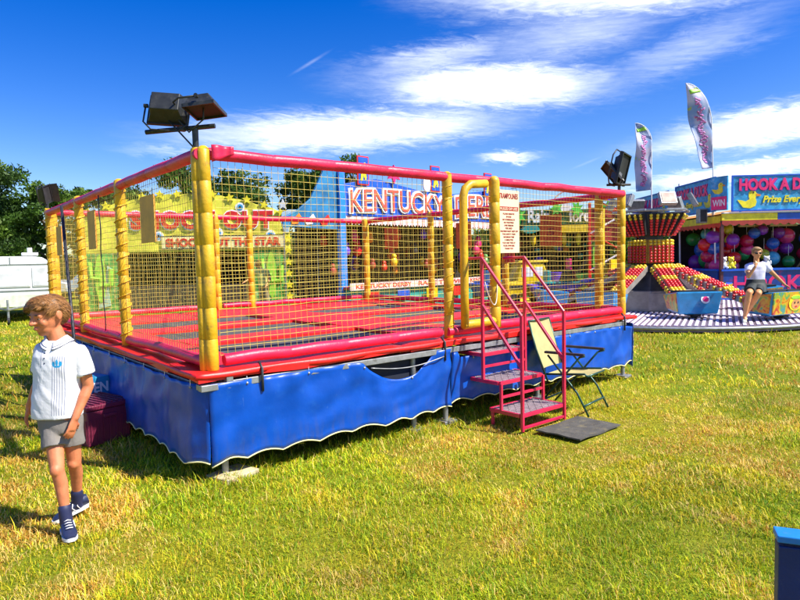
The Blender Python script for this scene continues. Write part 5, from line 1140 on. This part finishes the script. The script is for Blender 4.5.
# legs: front leg (image left hip) steps towards the camera, rear leg behind
hipF, knF, anF = Vector((-.080, 0, .64)), Vector((-.005, -.11, .375)), Vector((.035, -.115, .085))
hipB, knB, anB = Vector((.020, .01, .64)), Vector((.020, .03, .37)), Vector((-.035, .14, .10))
for h_, k_, a_ in ((hipF, knF, anF), (hipB, knB, anB)):
    cap(bm_, h_, k_, .060, .039); cap(bm_, k_, k_.lerp(a_, .3)+Vector((0, .012, 0)), .037, .038); cap(bm_, k_.lerp(a_, .28)+Vector((0, .012, 0)), a_, .037, .024)
    bm_.ball(k_+Vector((0, -.025, .0)), (.03, .022, .034), 10, 8)
    cap(bm_, a_, a_+Vector((0, 0, -.04)), .027, .026)
body = remesh(bm_, 'body', SKIN, BY, .0052, 5)
face_bits(BY, Mh, .122, HAIR, SKIN)
# hair: thick cropped cap with side-swept fringe
hb_ = MB(); Rm = Mh.to_3x3(); s_ = .122
def HB(c, r): hb_.ball(Mh @ (Vector(c)*s_), [q*s_ for q in r], 18, 14, Rm)
HB((0, .16, .34), (.755, .80, .63)); HB((0, .42, .10), (.72, .60, .70)); HB((.10, -.36, .66), (.62, .42, .30)); HB((0, -.2, .64), (.64, .58, .34)); HB((-.30, -.36, .58), (.40, .36, .26)); HB((0, .58, -.12), (.50, .32, .38)); HB((.60, -.12, .36), (.15, .32, .32)); HB((-.60, -.12, .36), (.15, .32, .32))
HB((.28, -.60, .56), (.34, .18, .17)); HB((-.12, -.62, .58), (.36, .18, .17)); HB((-.45, -.50, .50), (.24, .22, .2))
def hd(co, no):
    l = Mh.inverted() @ co; st = mnoise.noise(Vector((l.x*110+l.z*60, l.y*22, l.z*40-l.x*50)))*.0026+mnoise.noise(Vector((l.x*26, l.y*12, l.z*20)))*.002
    return co+no*st
hr = remesh(hb_, 'hair', HAIR, BY, .0035, 2, hd)
def strands(parent, Mh, s, n, seed, base, L=.022):
    """fine locks lying over the hair, swept across the forehead"""
    me = parent.data; r = np.random.default_rng(seed); k = len(me.polygons); idx = r.integers(0, k, n); V = []; C_ = []
    inv = Mh.inverted(); R3 = Mh.to_3x3()
    for i in idx:
        p = me.polygons[int(i)]; no = p.normal; c = p.center; l = inv @ c
        flow = Vector((-.75, -.55, -.35)) if l.y < .02 else Vector((-.1, .5, -.85))
        flow = R3 @ (flow+Vector(r.normal(0, .14, 3))); t = flow-no*flow.dot(no)
        if t.length < .05: continue
        t.normalize(); b_ = no.cross(t); ln = L*(.5+r.random()); w = .0011+.0008*r.random(); o_ = .0008+.0016*r.random()
        a0 = c+no*.0005; a1 = c+t*ln*.5+no*o_; a2 = c+t*ln+no*(o_*.4-.002)
        V += [a0-b_*w, a0+b_*w, a1+b_*w, a1-b_*w, a2+b_*w*.3, a2-b_*w*.3]; C_ += [np.array(base)*(.5+1.1*r.random())]*6
    V = np.array(V); i = np.arange(len(V)//6)*6; Q1 = np.stack([i, i+1, i+2, i+3], 1); Q2 = np.stack([i+3, i+2, i+4, i+5], 1)
    o = soup('hair_strands', V, [Q1, Q2], np.array(C_), HSTR, parent); o['kind'] = 'stuff'
HSTR = leaf_mat('hair_strand_gloss', rough=.4, trans=.1)
strands(hr, Mh, .122, 6500, 5, (.27, .125, .042))
# polo shirt
SH = bpy.data.materials.new('white_polo_cotton'); SH.use_nodes = True; h = G(SH.node_tree); b = SH.node_tree.nodes['Principled BSDF']; t = h.n('ShaderNodeTexCoord').outputs['Object']
sx = h.n('ShaderNodeSeparateXYZ'); h.link(t, sx.inputs[0]); X_, Y_, Z_ = sx.outputs
def rng(v, a, b_): return h.m('MULTIPLY', h.m('GREATER_THAN', v, a), h.m('LESS_THAN', v, b_))
frontm = h.m('LESS_THAN', Y_, -.02); xs = h.m('ADD', X_, h.m('MULTIPLY', h.m('SUBTRACT', Z_, .85), -.06))
st = h.m('LESS_THAN', h.m('FRACT', h.m('DIVIDE', h.m('ADD', xs, 1.0), .0125)), .33)
stm = h.m('MULTIPLY', h.m('MULTIPLY', st, rng(xs, -.018, .058)), h.m('MULTIPLY', rng(Z_, .69, 1.035), frontm))
mot = None
for cx_, cz_, rx_, rz2 in ((.022, .998, .0075, .018), (.003, .992, .0085, .014), (.041, .992, .0085, .014), (.022, .976, .020, .006)):
    dx_ = h.m('DIVIDE', h.m('SUBTRACT', X_, cx_), rx_); dz_ = h.m('DIVIDE', h.m('SUBTRACT', Z_, cz_), rz2)
    e_ = h.m('LESS_THAN', h.m('ADD', h.m('MULTIPLY', dx_, dx_), h.m('MULTIPLY', dz_, dz_)), 1.0); mot = e_ if mot is None else h.m('MAXIMUM', mot, e_)
mot = h.m('MULTIPLY', mot, frontm)
c_ = h.mix(h.m('MULTIPLY', stm, .75), (.78, .78, .80), (.10, .12, .25)); c_ = h.mix(mot, c_, (.03, .33, .62)); h.link(c_, b.inputs['Base Color']); b.inputs['Roughness'].default_value = .85; b.inputs['Specular IOR Level'].default_value = .2
bn = h.n('ShaderNodeBump'); bn.inputs['Strength'].default_value = .35; bn.inputs['Distance'].default_value = .006; h.link(h.noise(t, 28, 3, .6, .6), bn.inputs['Height']); h.link(bn.outputs[0], b.inputs['Normal'])
sb = MB()
sb.loft([ell((cx_, cy_, z), rx, ry, 36) for z, cx_, cy_, rx, ry in ((.665, -.048, .0, .142, .108), (.72, -.045, .0, .142, .108), (.80, -.040, -.002, .136, .105), (.88, -.034, -.004, .133, .103), (.96, -.026, -.004, .136, .102), (1.03, -.02, 0, .142, .096), (1.075, -.015, .005, .118, .082), (1.105, -.018, .006, .078, .066), (1.118, -.02, .006, .056, .054))])
def sleeve(a, b, r0_, r1_):
    a, b = Vector(a), Vector(b); sb.tube([a-(b-a)*.25, a, a.lerp(b, .5), b], [r0_*.85, r0_, (r0_+r1_)/2, r1_], 20); sb.ball(a, r0_*.98, 16, 12)
sleeve(shL+Vector((.012, 0, .004)), shL.lerp(elL, .62), .053, .052); sleeve(shR+Vector((-.012, 0, .004)), shR.lerp(elR, .62), .053, .054)
def wr(co, no):
    q = Vector((co.x*9, co.y*9, co.z*5)); fold = mnoise.noise(q)*.010+mnoise.noise(Vector((co.x*22+co.z*14, co.y*20, co.z*9)))*.0045
    k = 1 if co.z < 1.08 else .2
    return co+no*fold*k
sh = remesh(sb, 'polo_shirt', SH, BY, .0055, 6, wr)
NVY = mat('navy_trim', (.015, .02, .07), .6)
# collar: folded band open at the front, navy edged; placket and buttons
cw = []
for k in range(25):
    a = R(-62+k*(304/24)) + R(0)
    cw.append(a)
def colpt(a, r, z, dip): 
    fr_ = max(0, -math.sin(a-0)); return Vector((-.022+math.cos(a)*r*1.02, .004+math.sin(a)*r, z-dip*fr_))
NK = R(-90)
def coll(u, v):
    a = NK+R(9)+u*R(342); r_ = .054+.036*v; z = 1.146-.034*v; fr_ = max(0, math.cos(a-NK))**2
    return Vector((-.024+math.cos(a)*r_, .002+math.sin(a)*r_*.98-.006*fr_, z-.030*fr_-.012*v*fr_))
MB().sheet(coll, 36, 5, .003, (0, 0, -1)).build('collar', WHITE, BY, smooth=True)
MB().tube([coll(u/36, 1) for u in range(37)], .0022, 5).build('collar_trim', NVY, BY, smooth=True)
MB().tube([coll(u/36, .72)+Vector((0, 0, .002)) for u in range(37)], .0014, 5).build('collar_trim', NVY, BY, smooth=True)
def front_y(x, z, off=.0):      # y of the shirt front under a point
    ok, loc, nrm, i = sh.ray_cast(Vector((x, -1, z)), Vector((0, 1, 0))); return (loc.y-off) if ok else -.1
for z in (1.052, 1.025, .996): MB().ball((-.050, front_y(-.050, z), z), (.0045, .003, .0045), 8, 6).build('button', NVY, BY, smooth=True)
MB().tube([(-.066+.0*k, front_y(-.066, 1.07-.01*k)-.001, 1.07-.01*k) for k in range(10)], .0016, 4).build('placket_seam', mat('seam_grey', (.4, .4, .45), .7), BY)
# sleeve hem trims
for a, b, rr_ in ((shL, elL, .0515), (shR, elR, .0535)):
    f_ = .60; c = a.lerp(b, f_); t_ = (b-a).normalized(); x_ = t_.orthogonal().normalized(); y_ = t_.cross(x_)
    MB().tube([c+(x_*math.cos(q)+y_*math.sin(q))*rr_ for q in [2*PI*k/24 for k in range(24)]], .0022, 5, closed=True).build('sleeve_trim', NVY, BY, smooth=True)
# shorts
GRY = mat('grey_shorts_cloth', (.21, .19, .17), .85, var=.1, bump=.2, bscale=60)
sb = MB(); sb.loft([ell((-.038, 0, z), rx, ry, 30) for z, rx, ry in ((.575, .114, .084), (.64, .120, .090), (.70, .118, .090))])
for h_, k_ in ((hipF, knF), (hipB, knB)):
    e_ = h_.lerp(k_, .56); cap_ = [h_+Vector((0, 0, .03)), h_.lerp(k_, .2), h_.lerp(k_, .4), e_]; sb.tube(cap_, [.068, .069, .068, .070], 20)
def wr2(co, no): return co+no*(mnoise.noise(co*14)*.006+mnoise.noise(Vector((co.x*30, co.y*30, co.z*12)))*.003)
remesh(sb, 'shorts', GRY, BY, .0055, 4, wr2)
# socks and trainers
for a_, k_, dirv in ((anF, knF, Vector((.62, -.8, 0))), (anB, knB, Vector((-.75, -.66, 0)))):
    mb = MB(); up_ = (k_-a_).normalized(); cap(mb, a_+Vector((0, 0, -.03)), a_+up_*.062, .0355, .0345); mb.build('sock', NVY, BY, smooth=True)
    d = dirv.normalized(); s2 = Vector((-d.y, d.x, 0)); rise = .0 if a_ is anF else .03; base = Vector((a_.x, a_.y, rise+.0))
    fp = lambda f_, w_, z: base+d*f_+s2*w_+Vector((0, 0, z+(.0 if a_ is anF else -f_*.28)))
    sm_ = MB(); rings = []
    for f_, w_, ht, zc in ((-.062, .020, .040, .040), (-.050, .031, .078, .045), (-.02, .034, .092, .05), (.015, .034, .085, .048), (.05, .036, .062, .040), (.085, .039, .048, .034), (.115, .036, .040, .030), (.138, .024, .030, .026)):
        rings.append([fp(f_, w_*math.cos(q), .014+max(0, .5+.5*math.sin(q))**.8*(ht-.014)) for q in [2*PI*i/16 for i in range(16)]])
    sm_.loft(rings); sm_.build('shoe', mat('navy_trainer', (.012, .02, .06), .5, bump=.3), BY, smooth=50, bevel=0) if 'navy_trainer' not in bpy.data.materials else sm_.build('shoe', bpy.data.materials['navy_trainer'], BY, smooth=50)
    so_ = MB(); out = [(-.066, .0), (-.055, .030), (-.02, .035), (.03, .033), (.08, .041), (.12, .036), (.145, .015), (.145, -.015), (.12, -.036), (.08, -.041), (.03, -.033), (-.02, -.035), (-.055, -.030)]
    so_.loft([[fp(f_, w_, z) for f_, w_ in out] for z in (.0, .018)]); so_.build('sole', WHITE, BY, smooth=50)
    for k in range(4): MB().tube([fp(.028+k*.018, -.018, .082-k*.008), fp(.034+k*.018, 0, .090-k*.009), fp(.028+k*.018, .018, .082-k*.008)], .0032, 5).build('lace', WHITE, BY, smooth=True)
    MB().tube([fp(.02, .035, .02), fp(.04, .036, .045), fp(.035, .030, .07)], .003, 5).tube([fp(-.005, .036, .02), fp(.01, .037, .045), fp(.01, .032, .07)], .003, 5).build('shoe_stripe', WHITE, BY, smooth=True)
# ---- seated woman on the ride car
WM = thing('person', (11.60, .86, .145), -YAW, 'woman in sunglasses, pale top and dark skirt perched on a painted ride car', 'person')
wm = MB(); Mw = Matrix.Translation((.455, .40, 1.40)) @ Matrix.Rotation(R(-14), 4, 'Z') @ Matrix.Rotation(R(3), 4, 'X')
head(wm, Mw, .125); cap(wm, (.46, .42, 1.19), (.455, .42, 1.32), .055, .05)
wm.loft([ell((x, .42, z), rx, ry) for z, x, rx, ry in ((.66, .43, .15, .12), (.76, .44, .16, .12), (.90, .45, .135, .11), (1.02, .46, .15, .115), (1.12, .465, .165, .10), (1.19, .465, .10, .07))])
aS, aE, aW = Vector((.64, .42, 1.13)), Vector((.88, .42, .90)), Vector((1.06, .42, .73)); cap(wm, aS, aE, .055, .040); cap(wm, aE, aW, .040, .025)
bS, bE, bW = Vector((.29, .42, 1.12)), Vector((.19, .24, .92)), Vector((.30, .18, 1.13)); cap(wm, bS, bE, .055, .042); cap(wm, bE, bW, .040, .026)
hand(wm, aW, (.8, 0, -.5), (0, 0, -1), .3, 1, 1.05); hand(wm, bW, (.35, .1, 1), (0, 1, 0), 1.1, 1, 1.05)
for hp, kn, an in ((Vector((.38, .38, .70)), Vector((.06, -.02, .60)), Vector((.0, .02, .10))), (Vector((.50, .38, .70)), Vector((.26, -.0, .58)), Vector((.12, .22, .12)))):
    cap(wm, hp, kn, .09, .062); cap(wm, kn, kn.lerp(an, .35), .060, .058); cap(wm, kn.lerp(an, .3), an, .056, .036); cap(wm, an, an+Vector((-.03, -.08, -.06)), .036, .028)
remesh(wm, 'body', mat('tanned_skin', (.66, .30, .12), .5, var=.08), WM, .009, 4)
face_bits(WM, Mw, .125, HAIR, SKIN)
hw = MB(); Rw = Mw.to_3x3()
for c, r_ in (((0, .25, .42), (.80, .84, .68)), ((0, .5, .05), (.7, .55, .7)), ((0, .95, .25), (.32, .35, .3)), ((-.62, -.05, .3), (.2, .4, .42)), ((.62, -.05, .3), (.2, .4, .42)), ((0, -.42, .72), (.6, .35, .22))): hw.ball(Mw @ (Vector(c)*.125), [q*.125 for q in r_], 14, 10, Rw)
remesh(hw, 'hair', mat('fair_brown_hair', (.30, .17, .06), .55, var=.4, scale=40), WM, .008, 2)
gl = MB()
for q in (-1, 1): gl.ball(Mw @ Vector((q*.28*.125, -.80*.125, .04*.125)), [.23*.125, .06*.125, .17*.125], 10, 8, Rw)
gl.tube([Mw @ Vector((x*.125, -.82*.125, .07*.125)) for x in (-.1, .1)], .004, 5)
for q in (-1, 1): gl.tube([Mw @ Vector((q*.5*.125, -.72*.125, .07*.125)), Mw @ Vector((q*.74*.125, .0, .07*.125))], .004, 5)
gl.build('sunglasses', BLACK, WM, smooth=True)
tw = MB(); tw.loft([ell((x, .42, z), rx, ry, 28) for z, x, rx, ry in ((.82, .445, .17, .14), (.92, .45, .165, .14), (1.03, .46, .172, .14), (1.11, .465, .178, .12), (1.17, .465, .13, .09), (1.205, .463, .075, .065))])
tw.tube([aS-Vector((.1, 0, -.04)), aS, aS.lerp(aE, .42)], [.06, .074, .07], 16); tw.tube([bS+Vector((.1, 0, .04)), bS, bS.lerp(bE, .5)], [.06, .074, .07], 16)
remesh(tw, 'top', mat('lilac_white_top', (.62, .62, .80), .8), WM, .009, 4, lambda co, no: co+no*mnoise.noise(co*9)*.012)
sk = MB(); sk.loft([ell((x, y, z), rx, ry, 26) for z, x, y, rx, ry in ((.60, .36, .28, .20, .20), (.68, .40, .34, .21, .18), (.78, .44, .40, .185, .15), (.86, .445, .42, .165, .14))]); sk.tube([(.38, .38, .69), (.12, .06, .63)], [.115, .095], 16); sk.tube([(.50, .38, .69), (.30, .08, .61)], [.115, .095], 16)
remesh(sk, 'skirt', mat('black_skirt', (.012, .02, .02), .7), WM, .009, 4)
for an, q in ((Vector((.0, .02, .10)), 0), (Vector((.12, .22, .12)), .03)):
    m_ = MB(); rings = []
    for f_, w_, ht in ((-.06, .025, .05), (-.04, .04, .09), (.02, .042, .09), (.08, .046, .07), (.13, .046, .05), (.18, .03, .04)):
        rings.append([Vector((an.x-f_*.45+w_*math.cos(t_), an.y-f_*.85, q+max(0, .5+.5*math.sin(t_))*ht)) for t_ in [2*PI*i/14 for i in range(14)]])
    m_.loft(rings); m_.build('shoe', mat('pale_trainer', (.62, .66, .5), .6) if 'pale_trainer' not in bpy.data.materials else bpy.data.materials['pale_trainer'], WM, smooth=50)
# ---- man in the yellow stall
MN = thing('person', at(262, 20.6), -YAW, 'person in yellow green shirt leaning at the right end of the yellow stall', 'person')
pm = MB(); Mm = Matrix.Translation((-.10, -.05, 1.55)) @ Matrix.Rotation(R(-60), 4, 'Z') @ Matrix.Rotation(R(14), 4, 'X')
head(pm, Mm, .12); cap(pm, (-.02, 0, 1.34), (-.08, -.03, 1.46), .06, .055)
pm.loft([ell((x, 0, z), rx, ry) for z, x, rx, ry in ((.82, .08, .17, .13), (1.0, .07, .16, .12), (1.2, .03, .19, .13), (1.34, 0, .17, .11), (1.42, -.03, .07, .07))])
for a, b, c in (((-.17, -.02, 1.33), (-.30, -.12, 1.08), (-.48, -.30, .98)), ((.19, -.02, 1.32), (.30, -.06, 1.04), (.22, -.24, .86))):
    cap(pm, a, b, .06, .045); cap(pm, b, c, .044, .03); hand(pm, c, (Vector(c)-Vector(b)), (0, 0, -1), .5, 1, 1.1)
for x in (-.02, .16): cap(pm, (x, 0, .86), (x, -.02, .48), .095, .065); cap(pm, (x, -.02, .48), (x, .02, .08), .062, .04); cap(pm, (x, .0, .05), (x-.05, -.13, .04), .045, .035)
remesh(pm, 'body', bpy.data.materials['tanned_skin'], MN, .011, 4)
face_bits(MN, Mm, .12, HAIR, SKIN)
hm = MB()
for c, r_ in (((0, .25, .42), (.76, .8, .62)), ((0, .45, .1), (.7, .5, .6))): hm.ball(Mm @ (Vector(c)*.12), [q*.12 for q in r_], 14, 10, Mm.to_3x3())
hm.build('hair', HAIR, MN, smooth=True)
tm = MB(); tm.loft([ell((x, 0, z), rx, ry, 24) for z, x, rx, ry in ((.80, .08, .19, .15), (1.0, .07, .185, .145), (1.2, .03, .21, .15), (1.34, 0, .20, .13), (1.41, -.03, .09, .085))]); tm.tube([(-.1, 0, 1.34), (-.17, -.02, 1.33), (-.25, -.08, 1.19)], [.07, .08, .07], 14); tm.tube([(.1, 0, 1.34), (.19, -.02, 1.32), (.25, -.04, 1.17)], [.07, .08, .07], 14)
remesh(tm, 'shirt', mat('yellow_green_shirt', (.72, .72, .22), .8), MN, .011, 4)
tr_ = MB(); tr_.loft([ell((.07, 0, z), rx, ry, 24) for z, rx, ry in ((.76, .19, .14), (.90, .18, .14))]); 
for x in (-.02, .16): tr_.tube([(x, 0, .84), (x, -.02, .5), (x, .02, .1)], [.105, .085, .07], 14)
remesh(tr_, 'trousers', mat('khaki_trousers', (.32, .26, .14), .8), MN, .011, 4)
# second visitor at the counter in grey, seen through the net
